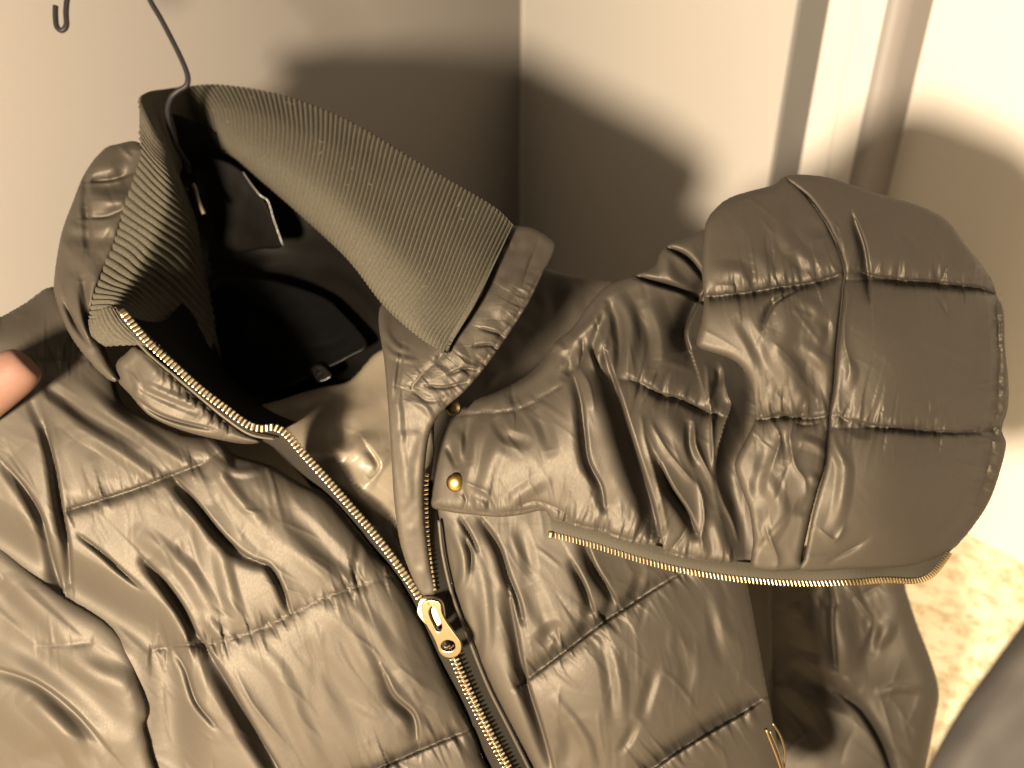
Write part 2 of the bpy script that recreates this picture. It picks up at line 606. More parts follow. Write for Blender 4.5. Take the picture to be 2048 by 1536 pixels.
def strip(name, parent, rows, material, nu, nv, disp=None, thick=2.0, even=0.0):
    """rows: list of control polylines (same count) across the strip, each [(px,py,d)]; smooth in both directions.
       disp(u,v)->mm along the normal"""
    R = []
    for r in rows:
        c = np.asarray(catmull(r, 12))
        sl = np.concatenate(([0], np.cumsum(np.linalg.norm(np.diff(c[:, :2], axis=0), axis=1))))
        ti = np.linspace(0, sl[-1], len(c))
        ca = np.stack([np.interp(ti, sl, c[:, k]) for k in range(3)], 1)
        R.append(c * (1 - even) + ca * even)
    m = min(len(r) for r in R)
    R = np.array([r[np.linspace(0, len(r) - 1, nu).round().astype(int)] if False else
                  np.stack([np.interp(np.linspace(0, len(r) - 1, nu), np.arange(len(r)), r[:, k]) for k in range(3)], 1)
                  for r in R])                       # rows x nu x 3
    cols = []
    nr = len(R)
    tt = np.linspace(0, nr - 1, nv)
    G = np.zeros((nv, nu, 3))
    for i, t in enumerate(tt):
        k = min(int(t), nr - 2)
        f = t - k
        a, b, c, d = R[max(k - 1, 0)], R[k], R[k + 1], R[min(k + 2, nr - 1)]
        G[i] = 0.5 * ((2 * b) + (c - a) * f + (2 * a - 5 * b + 4 * c - d) * f * f + (3 * b - a - 3 * c + d) * f ** 3)
    V = CAM + G[..., 2:3] * (FWD + ((G[..., 0:1] - 1024) / F) * RIGHT + ((G[..., 1:2] - 768) / F) * DOWN)
    du = np.gradient(V, axis=1)
    dv = np.gradient(V, axis=0)
    N = np.cross(du, dv)
    N /= np.linalg.norm(N, axis=2)[..., None] + 1e-12
    flip = np.sign(((CAM - V) * N).sum(2).mean())
    N *= flip
    if disp is not None:
        U, W = np.meshgrid(np.linspace(0, 1, nu), np.linspace(0, 1, nv))
        V = V + N * (disp(U, W) * 0.001)[..., None]
    idx = np.arange(nu * nv).reshape(nv, nu)
    a, b, c, d = idx[:-1, :-1].ravel(), idx[:-1, 1:].ravel(), idx[1:, 1:].ravel(), idx[1:, :-1].ravel()
    f = np.stack([a, b, c, d], 1) if flip > 0 else np.stack([a, d, c, b], 1)
    o = link(name, mesh_from(V.reshape(-1, 3), f, name), material, parent)
    if thick:
        md = o.modifiers.new('solid', 'SOLIDIFY')
        md.thickness = thick * 0.001
        md.offset = -1
    return o

# ================================================================== the room
CORNER = Vector((0.016, 1.30, 0))
UL = Vector((-0.60, -0.80, 0)).normalized()        # along the left wall, towards the camera
UR = Vector((0.60, -0.80, 0)).normalized()         # along the right wall
NR = Vector((UR.y, -UR.x, 0))                      # out of the right wall, into the room
if NR.y > 0:
    NR = -NR


def prism_wall(name, plan, z0, z1, material, parent=None, back=0.08):
    """a wall swept from a plan polyline (list of Vectors), given a thickness behind"""
    n = len(plan)
    v, f = [], []
    for p in plan:
        v.append((p.x, p.y, z0)); v.append((p.x, p.y, z1))
    for i in range(n - 1):
        f.append((2 * i, 2 * i + 2, 2 * i + 3, 2 * i + 1))
    me = bpy.data.meshes.new(name)
    me.from_pydata(v, [], f)
    me.update()
    o = link(name, me, material, parent, smooth=False)
    return o


RC = 0.004
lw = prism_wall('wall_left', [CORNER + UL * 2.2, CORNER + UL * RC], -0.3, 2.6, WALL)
struct(lw)


def rp(t, o):
    return CORNER + UR * t + NR * o


def px_top(v):
    return 1024 + F * (v.x / v.y) * (math.cos(TH) + 0.5 * math.sin(TH))


def solve(fn, target, lo, hi):
    for _ in range(50):
        m = (lo + hi) / 2
        if fn(m) < target:
            lo = m
        else:
            hi = m
    return lo


T1 = solve(lambda t: px_top(rp(t, 0)), 1600, 0, 1.2)
E1 = solve(lambda e: px_top(rp(T1, -e)), 1660, 0, 0.4)
T2 = solve(lambda t: px_top(rp(t, -E1)), 1812, T1, 1.6)
E2 = E1 + solve(lambda e: px_top(rp(T2, -E1 - e)), 1868, 0, 0.4)
TG = solve(lambda t: px_top(rp(t, -E1)), 1718, T1, 1.6)
fil = []
for q in np.linspace(0, 1, 10):
    fil.append((CORNER + UL * RC) * (1 - q) ** 2 + CORNER * 2 * q * (1 - q) + (CORNER + UR * RC) * q * q)
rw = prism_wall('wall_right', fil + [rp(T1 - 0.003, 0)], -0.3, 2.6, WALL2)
for p in rw.data.polygons:
    p.use_smooth = True
struct(rw)
door = bpy.data.objects.new('door_frame', None)
COL.objects.link(door)
door.location = rp(T1, 0)
bpy.context.view_layer.update()
struct(door)
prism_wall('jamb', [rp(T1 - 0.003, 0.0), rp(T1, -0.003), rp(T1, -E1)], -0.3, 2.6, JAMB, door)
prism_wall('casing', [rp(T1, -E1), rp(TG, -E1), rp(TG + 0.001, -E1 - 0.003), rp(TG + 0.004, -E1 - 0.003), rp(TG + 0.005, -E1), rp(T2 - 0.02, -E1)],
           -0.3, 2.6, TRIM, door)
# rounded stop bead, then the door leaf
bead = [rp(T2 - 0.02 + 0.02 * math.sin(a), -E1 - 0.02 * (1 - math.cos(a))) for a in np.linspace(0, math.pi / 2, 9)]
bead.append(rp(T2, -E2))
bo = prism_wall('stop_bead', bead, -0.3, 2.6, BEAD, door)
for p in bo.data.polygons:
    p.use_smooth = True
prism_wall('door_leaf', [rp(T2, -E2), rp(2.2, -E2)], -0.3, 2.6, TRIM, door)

# speckled floor
FLOOR = bpy.data.materials.new('speckled_carpet')
FLOOR.use_nodes = True
nt = FLOOR.node_tree
b = nt.nodes['Principled BSDF']
b.inputs['Roughness'].default_value = 0.9
tc = nt.nodes.new('ShaderNodeTexCoord')
n1 = nt.nodes.new('ShaderNodeTexNoise'); n1.inputs['Scale'].default_value = 64; n1.inputs['Detail'].default_value = 6
n1.inputs['Roughness'].default_value = 0.65
nt.links.new(tc.outputs['Object'], n1.inputs['Vector'])
r = nt.nodes.new('ShaderNodeValToRGB')
cr = r.color_ramp
cr.elements[0].position = 0.36; cr.elements[0].color = (0.36, 0.285, 0.19, 1)
cr.elements[1].position = 0.56; cr.elements[1].color = (0.55, 0.49, 0.38, 1)
e = cr.elements.new(0.46); e.color = (0.47, 0.39, 0.28, 1)
nt.links.new(n1.outputs['Fac'], r.inputs['Fac'])
nt.links.new(r.outputs['Color'], b.inputs['Base Color'])
bp = nt.nodes.new('ShaderNodeBump'); bp.inputs['Strength'].default_value = 0.6; bp.inputs['Distance'].default_value = 0.006
nt.links.new(n1.outputs['Fac'], bp.inputs['Height'])
nt.links.new(bp.outputs['Normal'], b.inputs['Normal'])
me = bpy.data.meshes.new('floor')
me.from_pydata([(-3, -2, -0.13), (3, -2, -0.13), (3, 3, -0.13), (-3, 3, -0.13)], [], [(0, 1, 2, 3)])
fl = link('floor', me, FLOOR, smooth=False)
struct(fl)

fill_spot.rotation_euler = (Vector((0.49, 0.57, -0.13)) - Vector(fill_spot.location)).to_track_quat('-Z', 'Y').to_euler()

# ================================================================== the jacket
jacket = bpy.data.objects.new('puffer_jacket', None)
COL.objects.link(jacket)
jacket.location = P(900, 1620, 0.50)
bpy.context.view_layer.update()
tag(jacket, 'olive brown quilted puffer jacket with ribbed knit collar, gold zip and hood flopped right', 'jacket')


def sub(name, parent, loc):
    o = bpy.data.objects.new(name, None)
    COL.objects.link(o)
    o.parent = parent
    o.location = Vector(loc) - parent.matrix_world.translation
    bpy.context.view_layer.update()
    return o


SIM = dict(ex=0.025, it=50, press=0.015, katt=0.12, kb=0.0, jit=0.06)

# ---- left front -----------------------------------------------------------
lf_out = [(-70, 665), (0, 634), (50, 606), (100, 574), (150, 590), (195, 660), (225, 740), (245, 805), (300, 838),
          (370, 868), (433, 876), (470, 908), (540, 930), (600, 965), (650, 992), (700, 1048), (740, 1100), (785, 1140),
          (815, 1190), (850, 1255), (885, 1335), (930, 1425), (962, 1505), (990, 1620), (700, 1625), (300, 1625), (-70, 1625)]
lf_depth = [(0, 650, .484), (100, 600, .512), (190, 690, .505), (225, 770, .484), (430, 885, .474), (650, 1000, .476), (800, 1190, .476),
            (960, 1500, .482), (300, 1060, .464), (600, 1250, .462), (80, 900, .468), (-60, 1200, .476), (0, 1600, .49),
            (500, 1560, .470), (300, 1400, .472)]
lf_seams = [
    (5.0, 34, 0.8, [(130, 1020), (200, 998), (280, 972), (350, 945), (400, 928), (436, 905)]),
    (6.0, 40, 1.2, [(300, 1300), (360, 1290), (430, 1285), (500, 1265), (570, 1235), (640, 1200), (700, 1178), (760, 1158), (800, 1140)]),
    (7.0, 40, 1.2, [(620, 1600), (700, 1560), (770, 1533), (850, 1498), (935, 1462)]),
    (3.0, 26, 0.6, [(60, 722), (130, 720), (190, 716)]),
]
lf_strokes = [
    ('r', -11, 46, [(-260, 920), (-120, 1000), (30, 1095), (130, 1165), (230, 1225), (310, 1280), (345, 1370), (350, 1460), (370, 1560)]),
    ('s', 2.2, 30, [(130, 1020), (200, 998), (280, 972), (350, 945), (400, 928)], 12),
    ('s', 2.6, 30, [(935, 1463), (850, 1499), (770, 1534), (700, 1561), (620, 1601)], 16),
    # long folds running from the thumb
    ('s', 5.5, 24, [(95, 860), (112, 930), (125, 1010), (140, 1090), (145, 1160)], 18),
    ('s', 5.0, 26, [(10, 925), (50, 970), (85, 1030), (105, 1100), (125, 1175)], 22),
    ('r', 4.0, 16, [(80, 780), (150, 850), (230, 900), (300, 950), (340, 980)]),
    ('r', -4.0, 15, [(70, 760), (130, 800), (200, 845), (270, 880)]),
    ('r', 3.5, 15, [(150, 760), (230, 830), (300, 880), (370, 930), (420, 990)]),
    ('r', -3.0, 13, [(60, 800), (85, 850), (100, 900)]),
    ('r', 2.0, 24, [(150, 880), (185, 950), (200, 1010)]),
    # main diagonal ridge and its shadowed left side
    ('s', 6.5, 30, [(355, 960), (400, 1010), (440, 1060), (480, 1100), (510, 1118)], 20),
    ('s', 4.5, 20, [(510, 1118), (540, 1130), (565, 1170), (582, 1220)], 14),
    ('r', 3.5, 26, [(330, 830), (400, 900), (470, 990), (540, 1070), (620, 1130), (700, 1180)]),
    ('r', 2.0, 12, [(420, 905), (450, 960), (480, 1000), (530, 1050)]),
    ('s', 7.5, 30, [(295, 1122), (335, 1165), (370, 1215), (395, 1265), (420, 1300)], 20),
    ('s', 7.5, 30, [(415, 1295), (450, 1350), (485, 1410), (520, 1470), (560, 1536), (590, 1600)], 30),
    ('c', 2.0, 14, [(470, 1340), (500, 1400), (530, 1440), (570, 1490)]),
    ('s', 3.0, 14, [(165, 1072), (205, 1103), (240, 1135), (280, 1170)], 10),
    ('r', 3.5, 18, [(280, 1068), (320, 1095), (370, 1140), (400, 1185), (430, 1240)]),
    ('r', 3.0, 22, [(290, 990), (350, 1010), (400, 1050), (430, 1130)]),
    ('s', 3.2, 14, [(355, 1305), (375, 1340), (395, 1400), (430, 1445)], 12),
    ('r', 3.0, 16, [(440, 1080), (450, 1150), (470, 1220), (480, 1250)]),
    ('r', 2.5, 12, [(400, 1230), (440, 1270), (470, 1285)]),
    ('r', 2.5, 26, [(500, 960), (580, 1060), (660, 1160)]),
    ('r', -2.5, 20, [(560, 1010), (640, 1090), (720, 1160)]),
    ('r', 3.0, 20, [(640, 1215), (700, 1260), (740, 1330), (790, 1400), (830, 1450), (870, 1480)]),
    ('s', 4.5, 30, [(770, 1350), (790, 1390), (830, 1430), (838, 1480)], 26),
    ('r', 2.2, 20, [(660, 1200), (720, 1230), (790, 1320), (830, 1390)]),
    ('r', -3.0, 26, [(820, 1240), (850, 1310), (880, 1380)]),
    ('r', -2.5, 10, [(718, 1085), (714, 1130), (710, 1175)]),
    ('r', 2.5, 20, [(500, 1290), (560, 1350), (600, 1450), (640, 1530)]),
    ('r', -2.2, 26, [(600, 1290), (680, 1380), (740, 1480)]),
    ('r', 2.6, 14, [(430, 885), (450, 915), (440, 950)]),
    ('r', 2.2, 9, [(445, 925), (475, 945), (520, 940)]),
]
left_front, lf_at = panel('front_panel', jacket, lf_out, lf_depth, SATIN, lf_strokes, lf_seams, edge=(55, 14),
                          noise=(0.6, 130, 3), sim=SIM, seed=2, skirt=30, crease=(90, 55, 22, 0.8))

# ---- left sleeve, pulled forward -----------------------------------------
sl_out = [(-80, 1030), (0, 1088), (60, 1140), (130, 1192), (215, 1245), (260, 1300), (283, 1368), (297, 1420), (290, 1452),
          (300, 1500), (315, 1625), (100, 1630), (-80, 1630)]
sl_depth = [(0, 1100, .474), (200, 1260, .470), (285, 1400, .466), (0, 1500, .466), (150, 1400, .461), (250, 1600, .468), (100, 1600, .470)]
panel('sleeve', jacket, sl_out, sl_depth, SATIN,
      [('r', 5, 26, [(20, 1180), (100, 1260), (180, 1330), (260, 1380)]), ('r', -4, 24, [(-30, 1160), (60, 1235), (150, 1305), (230, 1340)]),
       ('s', 2.4, 30, [(-20, 1330), (70, 1360), (150, 1420), (220, 1500)], 26), ('r', 4, 22, [(60, 1400), (130, 1470), (180, 1560)]),
       ('r', -3, 26, [(-20, 1260), (80, 1320), (160, 1380), (240, 1450)]),
       ('r', 3, 40, [(0, 1400), (60, 1450), (140, 1480), (220, 1490)]),
       ('r', -2, 22, [(40, 1530), (120, 1500), (200, 1520)])],
      [(2, 20, 0.6, [(70, 1292), (120, 1290), (185, 1286)])],
      edge=(46, 8), noise=(0.9, 120, 5), sim=SIM, seed=4, skirt=30)

# ---- outer shell of the stand collar on the left -------------------------
cs_out = [(276, 284), (235, 288), (205, 300), (170, 345), (145, 405), (122, 470), (108, 560), (112, 600), (132, 655),
          (160, 700), (195, 740), (222, 762), (236, 758), (215, 720), (190, 668), (182, 620), (196, 570), (222, 510),
          (250, 430), (285, 360), (300, 320)]
cs_depth = [(276, 290, .545), (170, 350, .530), (122, 480, .508), (108, 580, .492), (225, 755, .464), (190, 650, .478), (240, 450, .51), (280, 360, .525)]
panel('collar_shell', jacket, cs_out, cs_depth, SATIN,
      [('r', -3.0, 9, [(168, 335), (172, 420), (178, 500)]), ('s', 4, 22, [(262, 350), (225, 362), (180, 366)], 22),
       ('s', 3.2, 18, [(250, 420), (215, 436), (178, 438)], 16), ('r', 4, 14, [(150, 560), (158, 620), (180, 690)]), ('r', -4, 10, [(170, 560), (172, 620), (190, 680)]),
       ('r', 5, 16, [(175, 395), (215, 400), (250, 400)]), ('r', -7, 30, [(270, 300), (262, 340), (250, 390)]),
       ('r', -5, 14, [(180, 370), (220, 372), (262, 360)]),
       ('r', 3, 22, [(150, 500), (190, 560), (185, 640)]),
       ('s', 3, 12, [(130, 600), (150, 640), (175, 680)], 10),
       ('r', -3, 14, [(140, 470), (190, 480), (230, 470)])],
      [(2, 14, 0.3, [(170, 335), (174, 420), (180, 510)])],
      edge=(20, 6), noise=(0.8, 60, 9), sim=SIM, seed=6, h=2.5, skirt=16, crease=(30, 70, 40, 0.9))

# crescent between the zip and the body
cc_out = [(276, 694), (330, 738), (400, 800), (470, 855), (520, 882), (490, 888), (440, 880), (380, 866), (330, 848),
          (292, 826), (262, 792), (236, 762), (232, 728), (250, 708)]
cc_depth = [(276, 694, .466), (400, 800, .468), (500, 880, .474), (330, 848, .470), (240, 760, .470), (300, 770, .458), (400, 850, .464)]
panel('collar_band', jacket, cc_out, cc_depth, SATIN,
      [('s', 2.6, 10, [(280, 800), (310, 822), (350, 838), (420, 855)], 8),
       ('r', 1.6, 8, [(290, 770), (340, 790), (400, 812)]),
       ('r', -1.5, 7, [(270, 770), (330, 800), (400, 828)]),
       ('r', 1.6, 8, [(258, 730), (275, 770), (270, 800)]),
       ('r', -1.6, 7, [(250, 730), (268, 745), (280, 765)])]
      + [('r', -1.2, 4, [(330 + i * 16, 735 + i * 13.2 + 8), (334 + i * 16 - 4, 735 + i * 13.2 + 30)]) for i in range(9)],
      [(1.2, 9, 0.9, [(290, 712), (340, 752), (400, 806), (470, 862)])],
      edge=(22, 6), noise=(0.5, 40, 12), sim=dict(SIM, ex=.03), seed=8, h=2.2, skirt=12)

# ---- inside of the neck ----------------------------------------------------
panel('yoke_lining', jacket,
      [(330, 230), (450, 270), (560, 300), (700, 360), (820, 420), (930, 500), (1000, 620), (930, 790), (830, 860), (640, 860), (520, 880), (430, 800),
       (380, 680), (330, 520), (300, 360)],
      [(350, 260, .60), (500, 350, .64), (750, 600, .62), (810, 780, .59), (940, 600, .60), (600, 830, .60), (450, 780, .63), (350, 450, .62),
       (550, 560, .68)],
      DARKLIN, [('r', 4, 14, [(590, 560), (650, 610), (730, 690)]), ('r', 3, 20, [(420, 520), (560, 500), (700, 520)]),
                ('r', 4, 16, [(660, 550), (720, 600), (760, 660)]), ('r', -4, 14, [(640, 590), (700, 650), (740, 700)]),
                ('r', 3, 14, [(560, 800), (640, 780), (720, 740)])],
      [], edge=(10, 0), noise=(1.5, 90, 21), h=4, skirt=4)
panel('lining', jacket,
      [(480, 830), (560, 800), (640, 775), (700, 760), (760, 700), (830, 700), (870, 900), (890, 1150), (900, 1260), (840, 1230),
       (760, 1130), (680, 1040), (600, 950), (540, 890)],
      [(500, 840, .565), (600, 800, .575), (700, 780, .575), (800, 720, .57), (650, 900, .504), (740, 900, .500), (800, 1000, .506), (840, 1150, .500),
       (700, 1020, .496), (880, 1200, .505)],
      LINING, [('r', 3.5, 16, [(640, 905), (690, 905), (720, 885), (760, 880)]), ('s', 3, 16, [(735, 890), (760, 930), (740, 960)], 16),
               ('r', 3, 12, [(780, 900), (750, 940), (735, 970)]), ('r', -3, 20, [(690, 920), (720, 940), (745, 935)]),
               ('r', 3, 16, [(660, 960), (720, 1000), (770, 1040)]), ('r', -3.5, 22, [(770, 1040), (785, 1080), (800, 1120)]),
               ('r', -4, 18, [(670, 850), (690, 880), (700, 860)]), ('r', 4, 26, [(580, 870), (640, 850), (700, 830), (760, 800)]),
               ('r', -3, 14, [(560, 830), (640, 812), (720, 800)])],
      [], edge=(12, 3), noise=(1.1, 60, 22), sim=dict(SIM, ex=.05, katt=.04), h=2.6, skirt=4)
# black inner patch with a little foil mark
panel('inner_patch', jacket, [(420, 560), (520, 555), (640, 590), (690, 630), (735, 688), (700, 715), (655, 738), (600, 762), (540, 785),
                              (470, 790), (440, 700)],
      [(430, 570, .645), (640, 600, .625), (735, 688, .585), (600, 760, .590), (470, 785, .605), (560, 680, .622)], PATCH,
      [('r', 1.2, 6, [(640, 740), (690, 716), (730, 694)]), ('r', -1, 8, [(600, 700), (660, 690), (700, 670)])],
      edge=(10, 2), noise=(0.8, 40, 31), h=3, thick=1.5)
panel('foil_mark', jacket, [(618, 738), (640, 728), (664, 750), (650, 762), (632, 764)],
      [(618, 738, .583), (640, 728, .583), (664, 750, .578), (650, 762, .578)], SILVER, edge=(6, 1), noise=(0.8, 7, 33), h=1.5, thick=0.8)
panel('neck_label', jacket, [(392, 318), (440, 318), (482, 340), (520, 385), (540, 420), (566, 490), (520, 498), (470, 505), (430, 470), (400, 390)],
      [(392, 318, .602), (482, 338, .605), (566, 490, .62), (450, 500, .635), (400, 400, .61)], LABELM, edge=(8, 1), noise=(0.8, 50, 35), h=3, thick=1.2)
tube('label_edge', path3([(486, 344, .603), (505, 372, .604), (522, 392, .606), (536, 402, .608), (548, 440, .612), (566, 491, .617)])[0], 0.0005,
     mat('edge_glint', (0.07, 0.07, 0.07), 0.25, 0.6), jacket)  # glint along the label's rim, drawn as a paler tube
tube('hanging_toggle', path3([(386, 368, .566), (391, 378, .566), (395, 395, .566), (400, 410, .566), (408, 428, .567)], 3)[0], 0.0016,
     mat('toggle', (0.05, 0.042, 0.03), 0.5), jacket, taper=None)

# the back of the jacket, hidden but there
panel('back_panel', jacket, [(440, 340), (700, 430), (880, 520), (1000, 575), (1110, 590), (1225, 605), (1330, 540), (1420, 520), (1480, 700), (1540, 1100), (1540, 1500), (1500, 1620),
                             (100, 1620), (60, 1200), (100, 800), (180, 600), (300, 400)],
      [(440, 340, .70), (1000, 600, .66), (1400, 560, .60), (1500, 1000, .64), (1500, 1600, .66), (100, 1600, .66), (150, 800, .64), (800, 1000, .72)], SATIN, edge=(20, 4), noise=(2, 150, 91), h=10, skirt=8)

# ---- zip facing, dark strip between body and teeth -------------------------
strip('zip_tape', jacket,
      [[(235, 640, .474), (300, 705, .474), (400, 800, .474), (480, 862, .478), (540, 890, .488), (590, 935, .496), (660, 1010, .500), (740, 1100, .500), (800, 1190, .500), (850, 1290, .500), (930, 1440, .50), (1000, 1590, .50)],
       [(255, 630, .4695), (318, 692, .4695), (420, 788, .4695), (500, 848, .472), (560, 866, .475), (612, 910, .476), (692, 998, .478), (775, 1098, .479), (835, 1180, .479), (890, 1285, .479), (965, 1425, .480), (1040, 1575, .482)]],
      TAPE, 160, 8, thick=1.0)
strip('zip_tape', jacket,
      [[(846, 960, .474), (850, 1040, .474), (856, 1110, .474), (866, 1180, .475), (900, 1290, .478), (960, 1410, .48), (1040, 1570, .482)],
       [(872, 960, .482), (876, 1040, .482), (884, 1110, .483), (904, 1180, .484), (944, 1290, .486), (1000, 1400, .488), (1080, 1560, .49)]],
      TAPE, 100, 8, thick=1.0)
tube('piping', path3([(262, 668, .468), (300, 710, .4675), (350, 752, .4675), (400, 794, .4675), (450, 835, .468), (500, 868, .470), (550, 878, .474)])[0], 0.0011, SATIN, jacket)
tube('piping', path3([(878, 1040, .479), (886, 1110, .479), (905, 1190, .479), (935, 1270, .480), (975, 1370, .482), (1020, 1460, .483), (1070, 1560, .485)])[0], 0.0012, SATIN, jacket)

# ---- placket ---------------------------------------------------------------
pk_out = [(757, 640), (770, 600), (830, 560), (900, 500), (980, 440), (1018, 450), (1060, 455), (1090, 470), (1110, 490), (1102, 520), (1086, 548),
          (1060, 602), (1022, 662), (978, 725), (932, 780), (892, 815), (868, 846), (856, 882), (850, 930), (847, 990), (851, 1060), (861, 1130),
          (873, 1186), (846, 1196), (822, 1150), (800, 1085), (788, 1000), (782, 900), (775, 800), (768, 720)]
pk_depth = [(1050, 470, .487), (1000, 530, .469), (960, 610, .4555), (910, 690, .4510), (885, 715, .4505), (820, 850, .450), (815, 1000, .458), (855, 1180, .474), (765, 660, .478),
            (840, 620, .488), (780, 600, .505), (900, 540, .505), (1095, 510, .486), (1000, 690, .461), (940, 770, .455)]
panel('placket', jacket, pk_out, pk_depth, SATIN,
      [('s', 2.0, 9, [(965, 655), (990, 662), (1010, 672)], 7), ('s', 2.2, 9, [(950, 690), (980, 688), (1000, 700)], 7),
       ('s', 2.0, 9, [(900, 745), (930, 735), (960, 738)], 7), ('s', 1.8, 8, [(855, 770), (890, 772), (930, 762)], 7),
       ('r', 2.2, 12, [(905, 690), (925, 720), (915, 750)]), ('r', -2.4, 9, [(895, 690), (880, 720), (905, 740)]),
       ('r', 2.0, 9, [(805, 700), (790, 760), (800, 850), (805, 950)]), ('r', -2.4, 6, [(806, 690), (798, 740), (790, 800)]),
       ('r', 1.6, 12, [(830, 860), (815, 930), (812, 1000)]), ('r', 1.4, 10, [(1060, 500), (1020, 580), (990, 640)]),
       ('r', -1.6, 10, [(1040, 470), (1035, 510), (1010, 560)]), ('c', -2.2, 5, [(1080, 475), (1062, 520), (1045, 570)]),
       ('r', 1.4, 7, [(770, 660), (790, 690), (820, 705)]), ('r', 1.4, 7, [(765, 690), (790, 712), (830, 722)]),
       ('r', -1.2, 5, [(820, 770), (850, 800), (880, 800)]), ('r', 1.3, 7, [(820, 800), (850, 815), (865, 840)])],
      [(1.6, 10, 1.3, [(1080, 545), (1050, 605), (1010, 662), (965, 725), (920, 775), (880, 810)]),
       (1.2, 9, 0.9, [(895, 700), (860, 735), (830, 765), (815, 800)])],
      edge=(14, 3.5), noise=(0.7, 34, 41), sim=dict(SIM, ex=.05, katt=.05, it=60), h=2.2, skirt=9, seed=10)
panel('collar_outer', jacket,
      [(1070, 540), (1130, 548), (1180, 558), (1228, 566), (1225, 600), (1165, 670), (1100, 730), (1010, 800), (940, 870), (900, 960), (880, 1030),
       (835, 1030), (840, 880), (940, 720), (1040, 600)],
      [(1080, 545, .61), (1220, 570, .60), (1150, 670, .585), (1000, 800, .54), (900, 950, .505), (850, 900, .52), (1000, 660, .59)],
      SATIN, [('r', 3, 16, [(1130, 560), (1150, 610), (1130, 660)]), ('r', -3, 16, [(1100, 570), (1110, 630), (1080, 690)])],
      [], edge=(16, 3), noise=(1.2, 50, 44), h=3, skirt=6)

# ---- right front -----------------------------------------------------------
rf_out = [(868, 1000), (1000, 980), (1200, 980), (1440, 1000), (1478, 1100), (1495, 1170), (1512, 1260), (1532, 1370), (1546, 1440), (1562, 1520), (1578, 1625),
          (1300, 1628), (1100, 1628), (1068, 1540), (1022, 1450), (980, 1370), (945, 1290), (915, 1210), (893, 1130), (880, 1060)]
rf_depth = [(900, 1050, .478), (1100, 1200, .466), (1300, 1300, .466), (1500, 1290, .488), (1300, 1536, .470), (1090, 1560, .480), (1470, 1080, .492),
            (1550, 1500, .498), (1000, 1300, .474), (1150, 1420, .462), (1300, 1060, .478), (950, 1200, .474)]
rf_seams = [(8.5, 46, 1.3, [(1030, 1375), (1090, 1335), (1150, 1290), (1210, 1245), (1270, 1205), (1340, 1160), (1380, 1135)]),
            (8.5, 46, 1.3, [(1290, 1550), (1350, 1508), (1420, 1465), (1480, 1430), (1525, 1400)])]
rf_strokes = [
    ('s', 4.5, 40, [(1345, 1158), (1270, 1206), (1210, 1246), (1150, 1291), (1090, 1336), (1060, 1358)], 26),
    ('s', 4.5, 40, [(1525, 1401), (1480, 1431), (1420, 1466), (1350, 1509), (1290, 1551)], 30),
    ('s', 5.5, 26, [(970, 1045), (1000, 1090), (1020, 1150), (1040, 1200), (1048, 1235)], 16),
    ('s', 6.5, 30, [(1022, 1195), (1035, 1260), (1048, 1330), (1065, 1390), (1085, 1450), (1110, 1540)], 22),
    ('s', 5.0, 22, [(1150, 1130), (1170, 1170), (1190, 1225)], 14),
    ('s', 6.0, 24, [(1172, 1085), (1190, 1130), (1215, 1170), (1235, 1205)], 18),
    ('s', 3.5, 12, [(925, 1040), (940, 1065), (955, 1095)], 9),
    ('s', 3.0, 11, [(935, 1080), (945, 1110), (945, 1140)], 8),
    ('r', 2.5, 10, [(905, 1060), (925, 1110), (925, 1160), (905, 1190)]),
    ('r', 2.0, 12, [(955, 1110), (970, 1190), (975, 1270), (965, 1330)]),
    ('r', -1.8, 10, [(940, 1190), (955, 1260), (955, 1320)]),
    ('r', -2.5, 14, [(1040, 1060), (1055, 1110), (1060, 1150)]),
    ('r', -2.2, 18, [(1060, 1170), (1085, 1230), (1110, 1270)]),
    ('r', -5.0, 18, [(1080, 1290), (1110, 1265), (1120, 1300)]),
    ('c', 3.5, 8, [(1115, 1255), (1122, 1290), (1118, 1320)]),
    ('r', -4.0, 11, [(1262, 1200), (1275, 1170), (1280, 1150)]),
    ('r', -4.0, 11, [(1205, 1245), (1217, 1215), (1222, 1190)]),
    ('r', -3.5, 11, [(1165, 1265), (1175, 1240), (1172, 1210)]),
    ('c', 2.5, 8, [(1183, 1225), (1190, 1250)]), ('c', 2.5, 8, [(1232, 1205), (1236, 1228)]),
    ('r', -2.5, 14, [(1195, 1275), (1215, 1330), (1225, 1400), (1230, 1440)]),
    ('r', 2.0, 14, [(1225, 1310), (1240, 1370), (1240, 1430)]),
    ('r', -2.6, 12, [(1310, 1340), (1295, 1390), (1285, 1430)]),
    ('r', -2.6, 10, [(1270, 1450), (1255, 1480), (1240, 1500)]),
    ('r', -2.0, 16, [(1360, 1300), (1375, 1340), (1370, 1390)]),
    ('r', 2.4, 12, [(1110, 1400), (1150, 1450), (1175, 1490), (1185, 1540)]),
    ('r', -2.6, 18, [(1130, 1450), (1140, 1490), (1130, 1530)]),
    ('r', 2.0, 14, [(1430, 1190), (1440, 1240), (1470, 1290)]),
    ('r', -1.8, 12, [(1425, 1220), (1430, 1280), (1445, 1320)]),
    ('r', 3.0, 10, [(1495, 1400), (1500, 1430), (1508, 1450)]),
]
right_front, rf_at = panel('front_panel', jacket, rf_out, rf_depth, SATIN, rf_strokes, rf_seams, edge=(46, 12), noise=(0.5, 120, 51), sim=SIM, seed=12, skirt=30, crease=(60, 70, 20, 0.8))

